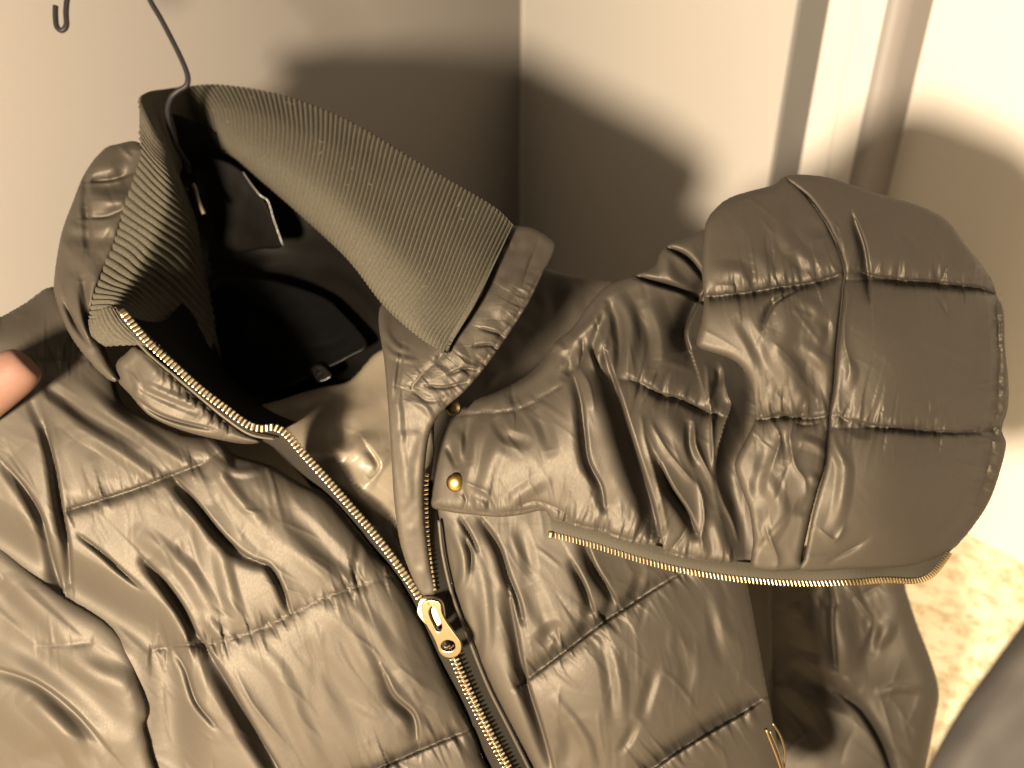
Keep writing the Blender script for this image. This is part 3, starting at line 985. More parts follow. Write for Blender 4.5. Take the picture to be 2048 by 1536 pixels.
# ---- right sleeve hanging behind ------------------------------------------
rs_out = [(1430, 1080), (1600, 1090), (1790, 1110), (1812, 1180), (1835, 1250), (1862, 1320), (1878, 1385), (1868, 1450), (1852, 1536), (1840, 1625), (1510, 1628), (1480, 1300)]
rs_depth = [(1480, 1150, .66), (1560, 1400, .67), (1700, 1200, .66), (1800, 1200, .65), (1860, 1380, .645), (1700, 1400, .65), (1640, 1536, .64), (1840, 1560, .64), (1540, 1580, .66)]
panel('sleeve', jacket, rs_out, rs_depth, SATIN,
      [('r', 9, 26, [(1690, 1190), (1680, 1240), (1690, 1290), (1700, 1350)]), ('r', -6, 14, [(1735, 1230), (1745, 1270), (1735, 1310)]),
       ('s', 5, 14, [(1660, 1160), (1670, 1200), (1668, 1250), (1675, 1330)], 14), ('c', 4, 10, [(1700, 1180), (1730, 1220), (1742, 1245), (1725, 1290)]),
       ('r', -7, 24, [(1600, 1350), (1680, 1390), (1720, 1400)]), ('s', 6, 30, [(1790, 1590), (1760, 1500), (1720, 1430), (1690, 1400)], 22),
       ('r', 4, 10, [(1760, 1385), (1800, 1375), (1840, 1378)]), ('r', 4, 14, [(1780, 1240), (1770, 1270), (1745, 1290)]),
       ('r', 5, 30, [(1600, 1200), (1620, 1260), (1610, 1300)]), ('r', -3, 14, [(1640, 1160), (1620, 1200), (1625, 1240)])],
      [(5, 30, 0.9, [(1640, 1215), (1700, 1200), (1760, 1170)])], edge=(40, 14), noise=(1.2, 80, 55), sim=SIM, seed=14, skirt=30, crease=(40, 60, 40, 1.0))

# ---- hood -------------------------------------------------------------------
hood = sub('hood', jacket, P(1500, 1100, 0.46))
g1_out = [(860, 1013), (860, 985), (866, 930), (876, 880), (900, 838), (950, 800), (1010, 775), (1060, 745), (1100, 700), (1112, 682), (1145, 655), (1180, 605),
          (1216, 570), (1260, 553), (1308, 532), (1320, 505), (1338, 488), (1380, 472), (1425, 455), (1470, 480), (1490, 560), (1500, 650), (1520, 760), (1545, 860),
          (1550, 960), (1550, 1060), (1545, 1142), (1490, 1140), (1400, 1128), (1330, 1112), (1250, 1086), (1180, 1064), (1110, 1048), (1098, 1034), (1085, 1021), (1040, 1030), (995, 1034), (940, 1029), (900, 1024)]
g1_depth = [(865, 1000, .470), (1000, 900, .452), (1150, 800, .446), (1200, 600, .474), (1400, 480, .488), (1300, 700, .450), (1300, 1000, .436), (1480, 1130, .436),
            (1450, 560, .498), (1100, 1040, .455), (900, 880, .476), (1500, 800, .465), (1400, 850, .438), (1040, 760, .485)]
g1_strokes = [
    ('s', 3.2, 22, [(1285, 766), (1320, 786), (1360, 796), (1400, 816), (1436, 828)], 12),
    # deep fold running down the middle
    ('s', 13, 34, [(1212, 705), (1226, 750), (1243, 800), (1258, 850), (1275, 905), (1293, 960), (1308, 1010), (1322, 1075)], 34),
    ('s', 6, 20, [(1150, 745), (1165, 800), (1172, 860), (1180, 920), (1205, 970), (1212, 1010)], 18),
    ('c', 3.5, 12, [(1158, 735), (1178, 770), (1188, 820)]),
    ('s', 8, 18, [(1320, 925), (1345, 975), (1375, 1020), (1395, 1065)], 18),
    ('c', 3.0, 9, [(1284, 835), (1290, 880), (1310, 950), (1325, 1010), (1335, 1060)]),
    ('c', 3.0, 10, [(1305, 850), (1330, 895), (1365, 940), (1395, 970)]),
    ('r', 4, 20, [(1330, 820), (1360, 880), (1385, 940)]),
    # scrunched tower of folds beside the right lobe
    ('c', 6, 9, [(1415, 735), (1418, 790), (1422, 830), (1425, 880), (1427, 940)]),
    ('c', 6, 9, [(1445, 745), (1455, 790), (1462, 810), (1448, 850), (1435, 900), (1430, 950)]),
    ('r', -5, 9, [(1432, 735), (1438, 755), (1430, 775)]),
    ('c', 5, 9, [(1388, 845), (1392, 890), (1410, 930), (1425, 960)]),
    ('r', -5, 8, [(1378, 850), (1378, 890), (1390, 925)]),
    ('c', 4, 9, [(1395, 965), (1405, 1000), (1408, 1040), (1402, 1080), (1410, 1110)]),
    ('c', 4, 9, [(1432, 960), (1445, 1000), (1465, 1045), (1475, 1080)]),
    ('r', 3, 14, [(1425, 1030), (1440, 1080), (1450, 1120)]),
    ('r', -12, 26, [(1480, 730), (1498, 790), (1490, 860), (1462, 920), (1465, 980), (1482, 1050), (1495, 1110)]),
    ('s', 9, 30, [(1425, 560), (1400, 600), (1372, 660), (1380, 700)], 26),
    # folds fanning from the shoulder point
    ('r', 4, 11, [(1215, 600), (1190, 640), (1160, 670), (1140, 690)]), ('r', -4, 10, [(1205, 620), (1200, 660), (1175, 700)]),
    ('r', 5, 14, [(1235, 590), (1258, 630), (1262, 680), (1252, 740)]), ('r', -6, 11, [(1218, 605), (1235, 650), (1240, 720), (1232, 760)]),
    ('r', 4, 12, [(1215, 640), (1205, 690), (1195, 730)]), ('c', -6, 7, [(1165, 680), (1165, 715), (1155, 735)]),
    ('c', -6, 7, [(1185, 690), (1195, 730), (1215, 760)]), ('c', 4, 8, [(1175, 700), (1190, 740)]), ('r', -6, 12, [(1130, 700), (1140, 730), (1130, 750)]),
    ('r', 3.5, 10, [(1085, 700), (1110, 690), (1130, 705), (1140, 730)]),
    ('s', 6, 22, [(1410, 610), (1360, 585), (1310, 570), (1265, 555)], 12),
    ('r', 4, 20, [(1300, 600), (1320, 660), (1325, 720)]), ('r', -4, 16, [(1280, 620), (1300, 680), (1300, 740)]),
    ('s', 5, 20, [(1405, 560), (1370, 520), (1330, 497)], 12), ('r', 3, 14, [(1330, 510), (1340, 550), (1380, 590)]),
    # chin tab
    ('r', 3, 13, [(960, 850), (945, 900), (935, 960), (925, 990)]), ('r', -3.5, 10, [(940, 835), (935, 880), (938, 920)]),
    ('r', -3.5, 12, [(990, 835), (1010, 870), (1050, 885)]), ('r', -3.5, 14, [(1070, 820), (1090, 860), (1100, 900)]),
    ('r', 3, 12, [(905, 860), (920, 890), (918, 930)]), ('r', -4, 9, [(895, 890), (910, 920), (915, 940)]),
    ('c', 2.5, 10, [(930, 965), (970, 985), (990, 1010), (993, 1030)]), ('r', -2.6, 10, [(950, 985), (975, 1000), (985, 1025)]),
    ('c', -2.6, 6, [(925, 975), (932, 1000), (928, 1022)]), ('r', 2.2, 14, [(1090, 960), (1040, 990), (1005, 1025)]),
    ('r', 2.5, 16, [(1010, 850), (990, 900), (975, 950), (960, 1000)]),
    ('c', -2, 6, [(1030, 1015), (1070, 1003), (1110, 1015), (1140, 1035)]),
    ('r', 2, 10, [(1190, 1000), (1195, 1030), (1180, 1055)]), ('r', 2, 10, [(1275, 1010), (1275, 1040), (1262, 1070)]),
    ('s', 4, 16, [(960, 790), (1010, 770), (1060, 742), (1090, 710)], 10), ('c', -3, 8, [(1020, 760), (1025, 790), (1030, 805)]),
    ('c', -2, 5, [(1375, 1050), (1362, 1075), (1345, 1095)]),
]
g1_seams = [(2.2, 12, 0.6, [(905, 832), (960, 825), (1020, 822), (1060, 808), (1100, 785), (1125, 768)]),
            (6, 24, 1.4, [(1240, 758), (1285, 765), (1320, 785), (1360, 795), (1400, 815), (1440, 828)]),
            (2.0, 9, 0.5, [(870, 1012), (920, 1020), (980, 1026), (1040, 1022), (1085, 1014)]),
            (2, 12, 1.3, [(1110, 1038), (1180, 1054), (1250, 1076), (1330, 1102), (1400, 1118), (1480, 1130)])]
HSIM = dict(SIM, ex=.03)
hg1, g1_at = panel('hood_panel', hood, g1_out, g1_depth, SATIN, g1_strokes, g1_seams, edge=(24, 7), noise=(0.5, 70, 61), sim=HSIM, seed=20, skirt=24, h=2.6, crease=(70, 68, 25, 0.8))

g2_out = [(1412, 445), (1432, 415), (1460, 395), (1500, 382), (1545, 370), (1575, 353), (1615, 395), (1650, 445), (1672, 490), (1687, 540), (1684, 580), (1678, 640),
          (1672, 700), (1667, 770), (1660, 820), (1656, 870), (1650, 930), (1634, 985), (1620, 1040), (1605, 1110), (1600, 1140), (1508, 1141), (1506, 1080), (1498, 1020),
          (1478, 965), (1470, 925), (1492, 880), (1510, 838), (1506, 790), (1492, 748), (1462, 718), (1402, 697), (1393, 681), (1402, 645), (1408, 600), (1404, 545), (1406, 490)]
g2_depth = [(1430, 420, .455), (1560, 370, .462), (1680, 540, .432), (1500, 620, .418), (1400, 690, .428), (1660, 830, .424), (1510, 840, .428), (1480, 950, .428),
            (1600, 1140, .428), (1520, 1140, .432), (1560, 740, .416), (1560, 960, .418), (1420, 520, .44)]
g2_strokes = [
    ('s', 3.4, 28, [(1405, 592), (1450, 588), (1500, 582), (1560, 572), (1610, 566), (1650, 556), (1680, 546)], 14),
    ('s', 2.2, 22, [(1505, 836), (1540, 835), (1580, 831), (1620, 835), (1655, 829)], 10),
    ('r', 3, 16, [(1565, 430), (1570, 470), (1600, 510), (1650, 530)]), ('r', -3.5, 16, [(1625, 455), (1660, 470), (1650, 490)]),
    ('r', -3, 14, [(1590, 500), (1600, 540), (1590, 560)]), ('r', 2.5, 12, [(1525, 510), (1535, 545), (1530, 570)]),
    ('r', 2.5, 12, [(1575, 510), (1565, 545), (1570, 565)]), ('r', 3, 16, [(1440, 540), (1480, 545), (1500, 575)]),
    ('s', 3, 20, [(1590, 585), (1550, 610), (1530, 650)], 14), ('r', 3.5, 22, [(1580, 600), (1570, 660), (1555, 700), (1580, 750), (1600, 800), (1610, 830)]),
    ('r', -3, 22, [(1600, 690), (1620, 750), (1640, 800)]), ('r', 2.5, 14, [(1600, 690), (1640, 720), (1665, 735)]), ('r', 2.2, 12, [(1600, 600), (1630, 615), (1640, 640)]),
    ('r', -2.5, 14, [(1480, 640), (1510, 690), (1530, 740)]), ('c', 2.5, 9, [(1555, 790), (1580, 820), (1585, 840), (1580, 880), (1590, 930), (1610, 960), (1612, 990)]),
    ('c', -3, 7, [(1590, 845), (1610, 850), (1640, 845)]), ('c', 3, 9, [(1550, 850), (1560, 880), (1545, 930)]), ('r', -2.5, 10, [(1560, 870), (1572, 890), (1570, 920)]),
    ('r', 2.5, 12, [(1600, 880), (1630, 890), (1650, 905)]), ('r', -3, 16, [(1590, 1010), (1610, 1015), (1630, 1000)]), ('r', 2.6, 16, [(1520, 950), (1550, 990), (1560, 1030), (1535, 1080)]),
    ('r', -2.5, 14, [(1535, 900), (1520, 950), (1510, 1000)]), ('c', 2.2, 9, [(1530, 1050), (1545, 1090), (1555, 1120), (1550, 1140)]), ('r', 2.0, 10, [(1620, 950), (1640, 970)]),
    ('r', -2.5, 10, [(1640, 640), (1655, 660), (1650, 700)]), ('s', 3, 10, [(1545, 830), (1560, 826), (1580, 832)], 8),
]
g2_seams = [(7.5, 30, 1.4, [(1400, 592), (1450, 588), (1500, 582), (1560, 572), (1610, 566), (1650, 556), (1690, 543)]),
            (6.5, 26, 1.4, [(1500, 835), (1540, 834), (1580, 830), (1620, 834), (1660, 828)])]
hg2, g2_at = panel('hood_panel', hood, g2_out, g2_depth, SATIN, g2_strokes, g2_seams, edge=(16, 6), noise=(0.5, 70, 63), sim=HSIM, seed=22, skirt=34, h=2.6, crease=(40, 80, 40, 0.9), extra=lambda X, Y, sd: 4.0 * np.sqrt(np.abs(np.sin(np.pi * np.interp(Y + (X - 1550) * 0.13, [345, 572, 834, 1150], [0, 1, 2, 3])))))

g3_out = [(1572, 353), (1640, 352), (1700, 368), (1760, 388), (1830, 408), (1880, 430), (1905, 452), (1928, 484), (1958, 522), (1984, 560), (1994, 590), (2008, 622), (2010, 690), (2017, 760), (2016, 815), (2004, 858), (2012, 890),
          (1998, 950), (1976, 1008), (1938, 1064), (1902, 1102), (1868, 1120), (1826, 1132), (1760, 1136), (1690, 1140), (1604, 1141), (1610, 1110), (1623, 1040), (1637, 985), (1653, 930), (1659, 870),
          (1663, 820), (1670, 770), (1675, 700), (1681, 640), (1687, 580), (1690, 540), (1675, 490), (1653, 445), (1618, 395)]
g3_depth = [(1600, 375, .460), (1850, 420, .470), (1990, 590, .466), (2005, 850, .458), (1800, 700, .424), (1700, 1000, .417), (1850, 1080, .440), (1684, 600, .432),
            (1640, 1000, .422), (1602, 1145, .428), (1930, 1060, .470), (1800, 520, .445), (1950, 750, .452), (1800, 950, .420), (1665, 800, .424)]
g3_strokes = [
    ('s', 4.2, 34, [(1735, 548), (1800, 558), (1860, 562), (1910, 568), (1960, 574), (2000, 590)], 15),
    ('s', 2.6, 28, [(1690, 836), (1750, 850), (1800, 855), (1860, 860), (1920, 862), (1985, 857)], 12),
    ('s', 4.0, 26, [(1712, 440), (1730, 490), (1738, 540), (1742, 590)], 16), ('c', 2.6, 8, [(1690, 560), (1696, 600), (1688, 640), (1690, 690), (1700, 730), (1695, 760)]),
    ('c', 2.4, 8, [(1665, 440), (1680, 460), (1690, 500)]), ('r', -2, 8, [(1672, 440), (1682, 475)]), ('r', 2.0, 10, [(1690, 720), (1705, 740), (1700, 770)]),
    ('r', -2.2, 14, [(1800, 460), (1825, 495), (1835, 520)]), ('r', -2.2, 14, [(1870, 460), (1895, 495), (1905, 530)]), ('c', -1.5, 6, [(1870, 590), (1885, 610), (1895, 630)]),
    ('r', -3.0, 12, [(1965, 530), (1985, 580), (1995, 650), (1998, 730), (1990, 820)]), ('c', 2.5, 8, [(1955, 500), (1975, 530), (1985, 560)]),
    ('r', 3, 14, [(1690, 850), (1685, 900), (1690, 950), (1680, 1020), (1665, 1060)]), ('r', 2.5, 10, [(1660, 860), (1672, 900), (1690, 930)]),
    ('r', -3, 14, [(1700, 845), (1720, 860), (1745, 862)]), ('c', 3, 8, [(1690, 835), (1710, 845), (1718, 852)]),
    ('r', -4, 20, [(1985, 880), (1975, 940), (1950, 1010), (1915, 1060)]), ('r', 2.5, 14, [(1960, 960), (1930, 1020), (1880, 1075)]), ('c', -2, 8, [(1740, 1075), (1700, 1100), (1655, 1125)]),
    ('c', -1.6, 7, [(1720, 1090), (1680, 1105), (1620, 1110)]), ('r', -1.8, 10, [(1895, 800), (1870, 830), (1855, 855)]), ('r', -1.5, 12, [(1860, 700), (1900, 720), (1940, 740)]),
    ('c', 2.4, 8, [(1640, 1060), (1670, 1080), (1690, 1050)]),
]
g3_seams = [(9.0, 40, 1.0, [(1700, 540), (1750, 548), (1800, 558), (1860, 562), (1910, 568), (1960, 574), (2008, 592)]),
            (7.0, 34, 1.4, [(1665, 828), (1700, 838), (1750, 850), (1800, 855), (1860, 860), (1920, 862), (1990, 856), (2015, 850)]),
            (4.0, 18, 1.0, [(1950, 515), (1978, 555), (1992, 600), (1998, 680), (1999, 760), (1990, 850), (1978, 930), (1950, 1010)])]
hg3, g3_at = panel('hood_panel', hood, g3_out, g3_depth, SATIN, g3_strokes, g3_seams, edge=(11, 3.5), noise=(0.6, 110, 65), sim=dict(HSIM, ex=.03), seed=24, skirt=60, h=2.6, crease=(30, 50, 50, 0.28), extra=lambda X, Y, sd: 6.0 * np.sqrt(np.abs(np.sin(np.pi * np.interp(Y, [353, 560, 855, 1150], [0, 1, 2, 3])))))

# hood zip along its lower edge
hz = [(1105, 1070), (1150, 1081), (1200, 1095), (1280, 1120), (1350, 1138), (1420, 1151), (1500, 1161), (1600, 1167), (1700, 1165), (1770, 1160), (1830, 1162), (1862, 1150), (1884, 1126), (1902, 1100)]
hzd = lambda x: float(np.interp(x, [1105, 1300, 1500, 1700, 1850, 1902], [.452, .438, .430, .426, .440, .456]))
HZ = [(x, y, hzd(x)) for x, y in hz]
HT = [(1098, 1040), (1150, 1054), (1200, 1068), (1280, 1094), (1350, 1113), (1420, 1127), (1500, 1138), (1600, 1142), (1700, 1140), (1770, 1136), (1826, 1132), (1852, 1122), (1872, 1100), (1890, 1078)]
HTd = [(x, y - 14, hzd(x) + 0.006) for x, y in HT]
HMd = [((a[0] + b[0]) / 2, (a[1] + b[1]) / 2, a[2] + 0.002) for a, b in zip(HZ, HTd)]
HTAPE = mat('hood_zip_tape', (0.034, 0.030, 0.022), 0.8, 0.2, bump=(2500, 0.5, 0.0006))
strip('hood_zip_tape', hood, [HTd, HMd, HZ], HTAPE, 240, 10,
      disp=lambda u, v: 0.12 * np.sin(u * 900) * (v > 0.2), thick=0.9)

# ---- metal teeth ---------------------------------------------------------------
def tooth_mesh(wx, wy, wz):
    bm = bmesh.new()
    bmesh.ops.create_cube(bm, size=1.0)
    bmesh.ops.scale(bm, vec=(wx, wy, wz), verts=bm.verts)
    bmesh.ops.bevel(bm, geom=list(bm.edges), offset=min(wx, wy, wz) * 0.36, segments=2, affect='EDGES', profile=0.5)
    me = bpy.data.meshes.new('tooth')
    bm.to_mesh(me)
    bm.free()
    return me


TOOTH = tooth_mesh(0.0023, 0.0048, 0.0028)
TOOTH.materials.append(GOLD)
for p in TOOTH.polygons:
    p.use_smooth = False


def frames(q, step, twist=None):
    """positions and axes along a px/depth path at even metric steps"""
    pts = np.array([P(*p) for p in resample(catmull(q, 10), 2)])
    s = np.concatenate(([0], np.cumsum(np.linalg.norm(np.diff(pts, axis=0), axis=1))))
    n = int(s[-1] / step)
    out = []
    for k in range(n):
        t = k * step
        p = np.array([np.interp(t, s, pts[:, i]) for i in range(3)])
        p2 = np.array([np.interp(min(t + 0.002, s[-1]), s, pts[:, i]) for i in range(3)])
        p1 = np.array([np.interp(max(t - 0.002, 0), s, pts[:, i]) for i in range(3)])
        tg = Vector(p2 - p1).normalized()
        nv = Vector(CAM - p).normalized()
        nv = (nv - tg * nv.dot(tg)).normalized()
        if twist:
            nv = Matrix.Rotation(twist(t / s[-1]), 3, tg) @ nv
        bi = nv.cross(tg)
        out.append((Vector(p), tg, bi, nv))
    return out


zipper = sub('zipper', jacket, P(880, 1250, 0.47))


def put_tooth(fr, parent, mesh, shift=0.0, name='tooth', sc=1.0):
    p, tg, bi, nv = fr
    M = Matrix((tg, bi, nv)).transposed().to_4x4()
    jx = random.uniform(-0.12, 0.12)
    M = M @ Matrix.Rotation(jx, 4, 'Z') @ Matrix.Rotation(random.uniform(-0.12, 0.12), 4, 'Y')
    M.translation = p + bi * shift
    o = bpy.data.objects.new(name, mesh)
    COL.objects.link(o)
    o.parent = parent
    o.matrix_parent_inverse = parent.matrix_world.inverted()
    o.matrix_world = M @ Matrix.Scale(sc, 4)
    return o


zl = [(250, 630, .4655), (300, 688, .4655), (350, 733, .4655), (400, 778, .4655), (450, 816, .466), (490, 846, .468), (520, 857, .470), (550, 855, .471), (575, 870, .472), (605, 905, .473),
      (650, 955, .474), (700, 1012, .475), (750, 1070, .475), (790, 1122, .475), (822, 1168, .475), (846, 1208, .475)]
for fr in frames(zl, 0.00285):
    put_tooth(fr, zipper, TOOTH)
zr = [(851, 950, .4735), (850, 1020, .4735), (853, 1080, .4735), (860, 1140, .474), (868, 1190, .475)]
for fr in frames(zr, 0.00285):
    put_tooth(fr, zipper, TOOTH, 0.0, sc=0.95)
zm = [(898, 1290, .475), (918, 1340, .475), (945, 1400, .4755), (980, 1470, .476), (1015, 1535, .477), (1050, 1600, .478)]
TOOTH2 = tooth_mesh(0.0013, 0.0036, 0.0024)
TOOTH2.materials.append(GOLD)
for i, fr in enumerate(frames(zm, 0.00143)):
    put_tooth(fr, zipper, TOOTH2, 0.0011 if i % 2 else -0.0011)
# top stop
stop = bpy.data.objects.new('top_stop', tooth_mesh(0.0042, 0.0046, 0.0030))
stop.data.materials.append(PALEGOLD)
COL.objects.link(stop)
f0 = frames(zl, 0.00285)[0]
stop.parent = zipper
stop.matrix_parent_inverse = zipper.matrix_world.inverted()
M = Matrix((f0[1], f0[2], f0[3])).transposed().to_4x4(); M.translation = f0[0] - f0[1] * 0.002
stop.matrix_world = M

# hood zip teeth: too small to pick apart, one part
bmt = bmesh.new()
src = tooth_mesh(0.00105, 0.0034, 0.0020)
fh = frames(HZ, 0.0021)
for i, fr in enumerate(fh):
    p, tg, bi, nv = fr
    M = Matrix((tg, bi, nv)).transposed().to_4x4() @ Matrix.Rotation(0.25, 4, 'Z')
    M.translation = p
    k = len(bmt.verts)
    bmt.from_mesh(src)
    bmt.verts.ensure_lookup_table()
    bmesh.ops.transform(bmt, matrix=M, verts=bmt.verts[k:])
me = bpy.data.meshes.new('hood_zip_teeth')
bmt.to_mesh(me); bmt.free()
ht = link('hood_zip_teeth', me, mat('dull_gold', (0.26, 0.20, 0.11), 0.35, metal=1.0), hood, smooth=False)
ht['kind'] = 'stuff'
hs = bpy.data.objects.new('zip_stop', tooth_mesh(0.0036, 0.0042, 0.003))
hs.data.materials.append(PALEGOLD)
COL.objects.link(hs); hs.parent = hood; hs.matrix_parent_inverse = hood.matrix_world.inverted()
f0 = fh[0]; M = Matrix((f0[1], f0[2], f0[3])).transposed().to_4x4(); M.translation = f0[0] - f0[1] * 0.001
hs.matrix_world = M


def plate(name, parent, outer, holes, d, thick, material, bevel=0.0004, tilt=0.0):
    """flat metal piece with holes, outlined in photo pixels on the plane at distance d"""
    cu = bpy.data.curves.new(name, 'CURVE')
    cu.dimensions = '2D'
    cu.fill_mode = 'BOTH'
    cu.extrude = thick / 2
    cu.bevel_depth = bevel
    cu.bevel_resolution = 2
    cx, cy = np.mean(outer, axis=0)
    k = d / F
    for loop in [outer] + list(holes):
        c = catmull(loop, 5, closed=True)
        sp = cu.splines.new('POLY')
        sp.points.add(len(c) - 1)
        sp.use_cyclic_u = True
        for i, (x, y) in enumerate(c):
            sp.points[i].co = ((x - cx) * k, -(y - cy) * k, 0, 1)
    tmp = bpy.data.objects.new('tmp', cu)
    COL.objects.link(tmp)
    dg = bpy.context.evaluated_depsgraph_get()
    me = bpy.data.meshes.new_from_object(tmp.evaluated_get(dg))
    bpy.data.objects.remove(tmp)
    o = link(name, me, None, parent)
    me.materials.clear(); me.materials.append(material)
    for p in me.polygons:
        p.use_smooth = False
    M = Matrix((RIGHT, -DOWN, -FWD)).transposed().to_4x4()
    if tilt:
        M = M @ Matrix.Rotation(tilt, 4, Vector((0.5, -0.86, 0)))
    M.translation = P(cx, cy, d)
    o.matrix_world = M
    return o


def z2(a):
    return [(700 + x / 5.12, 1100 + y / 5.12) for x, y in a]


plate('slider_body', zipper, z2([(715, 560), (740, 505), (800, 500), (880, 500), (935, 530), (955, 600), (960, 700), (900, 760), (820, 760), (750, 700), (708, 630)]), [], 0.4705, 0.003, GOLD, 0.001)
pl = plate('puller', zipper, z2([(745, 560), (790, 520), (870, 515), (930, 545), (945, 640), (1000, 745), (1085, 860), (1140, 945), (1128, 1030), (1065, 1085), (985, 1092), (922, 1045), (888, 950), (845, 860), (790, 765), (750, 680)]),
           [z2([(842, 560), (890, 590), (935, 700), (955, 770), (935, 830), (890, 838), (850, 770), (815, 690), (805, 620)]),
            z2([(925, 985), (950, 930), (1010, 905), (1075, 925), (1090, 985), (1060, 1030), (1000, 1045), (950, 1035)])], 0.4650, 0.0011, PALEGOLD, 0.0006, tilt=0.22)
tube('puller_bridge', [P(*q) for q in [(845, 1212, .4685), (858, 1206, .4645), (872, 1207, .464), (880, 1222, .4655), (884, 1236, .468)]], 0.0013, PALEGOLD, zipper)

# ---- snap buttons -------------------------------------------------------------
def lathe(name, prof, seg, material, parent, M, flute=0):
    v, f = [], []
    for (r_, z) in prof:
        for k in range(seg):
            a = 2 * math.pi * k / seg
            rr = r_ * (1 + (0.035 if (flute and k % 2 and 0.3 < r_ / prof[0][0] < 0.98) else 0))
            v.append((rr * math.cos(a), rr * math.sin(a), z))
    for i in range(len(prof) - 1):
        for k in range(seg):
            k2 = (k + 1) % seg
            f.append((i * seg + k, i * seg + k2, (i + 1) * seg + k2, (i + 1) * seg + k))
    c = len(v)
    v.append((0, 0, prof[-1][1]))
    for k in range(seg):
        f.append(((len(prof) - 1) * seg + k, (len(prof) - 1) * seg + (k + 1) % seg, c))
    me = bpy.data.meshes.new(name)
    me.from_pydata(v, [], f)
    me.update()
    o = link(name, me, material, parent)
    o.matrix_world = M
    return o


def face_cam(p, tilt=(0, 0)):
    nv = (Vector(CAM) - p).normalized()
    q = nv.to_track_quat('Z', 'Y').to_matrix().to_4x4() @ Matrix.Rotation(tilt[0], 4, 'X') @ Matrix.Rotation(tilt[1], 4, 'Y')
    q.translation = p
    return q


pb = g1_at(911, 965, 0.5)
lathe('snap_button', [(.0054, 0), (.0055, .0010), (.0051, .0020), (.0042, .0029), (.0030, .0035), (.0018, .0039), (.0008, .0040)], 48, mat('button_gold', (0.22, 0.155, 0.05), 0.36, metal=1.0), hood,
      face_cam(pb, (0.15, -0.25)), flute=1)
pb2 = P(906, 815, 0.470)
lathe('snap_socket', [(.0050, 0), (.0052, .0012), (.0046, .0019), (.0036, .0018), (.0030, .0008), (.0016, .0006)], 32, mat('shaded_brass', (0.018, 0.014, 0.008), 0.5, metal=1.0), jacket,  # brass colour lowered to put the socket in shade
      face_cam(pb2, (0.2, 0.3)))

# ---- pocket zip at the side -----------------------------------------------------
pz = [(1532, 1458, .484), (1545, 1490, .484), (1560, 1530, .485), (1575, 1580, .486)]
DULL = mat('dull_zip_gold', (0.16, 0.125, 0.07), 0.4, metal=1.0)
tube('pocket_zip_edge', path3(pz)[0], 0.0012, DULL, jacket)
tube('pocket_zip_edge', path3([(1545, 1446, .486), (1562, 1475, .486), (1570, 1510, .487), (1566, 1550, .488)])[0], 0.0007, DULL, jacket)
tube('pocket_zip_edge', path3([(1540, 1462, .483), (1556, 1500, .484), (1568, 1540, .485)])[0], 0.0006, DULL, jacket)

# ---- top stitching ---------------------------------------------------------------
def stitches(name, parent, pts, at, pitch=7.0, r=0.00035, lift=0.3, duty=0.62, material=THREAD):
    q = resample(catmull(pts, 8), pitch / 3)
    bm_v, bm_f = [], []
    i = 0
    while i + 2 < len(q):
        a, b_ = q[i], q[i + 2]
        p0, p1 = at(a[0], a[1], lift), at(b_[0], b_[1], lift)
        dirv = (p1 - p0) * duty
        if dirv.length < 0.006:
            u = (Vector(CAM) - p0).normalized()
            w = dirv.normalized().cross(u)
            k = len(bm_v)
            m = p0 + dirv * 0.5
            for cpt, rr in ((p0, 0.3), (m, 1.0), (p0 + dirv, 0.3)):
                for aa in range(5):
                    t = 2 * math.pi * aa / 5
                    bm_v.append(cpt + (u * math.cos(t) + w * math.sin(t)) * r * rr)
            for s in range(2):
                for aa in range(5):
                    a2 = (aa + 1) % 5
                    bm_f.append((k + s * 5 + aa, k + s * 5 + a2, k + s * 5 + 5 + a2, k + s * 5 + 5 + aa))
        i += 3
    me = bpy.data.meshes.new(name)
    me.from_pydata([tuple(v) for v in bm_v], [], bm_f)
    me.update()
    o = link(name, me, material, parent)
    o['kind'] = 'stuff'
    return o


stitches('stitching', hood, g1_seams[0][3], g1_at)
stitches('stitching', hood, g1_seams[2][3], g1_at)
stitches('stitching', hood, g1_seams[3][3], g1_at)
for sm in lf_seams[:3]:
    stitches('stitching', jacket, sm[3], lf_at, 8, 0.0003)
for sm in rf_seams:
    stitches('stitching', jacket, sm[3], rf_at, 8, 0.0003)
for sm in g2_seams:
    stitches('stitching', hood, sm[3], g2_at, 8, 0.0003)
for sm in g3_seams[:2]:
    stitches('stitching', hood, sm[3], g3_at, 8, 0.0003)

# ---- ribbed knit collar ------------------------------------------------------------
def ribs(n, amp):
    def f(u, v):
        ph = u * n * 2 * np.pi + 0.35 * np.sin(v * 9 + u * 25)
        w = np.abs(np.cos(ph / 2))
        return amp * (w ** 0.85 - 0.65) + 0.10 * np.sin(v * 330) * (w > 0.35)
    return f


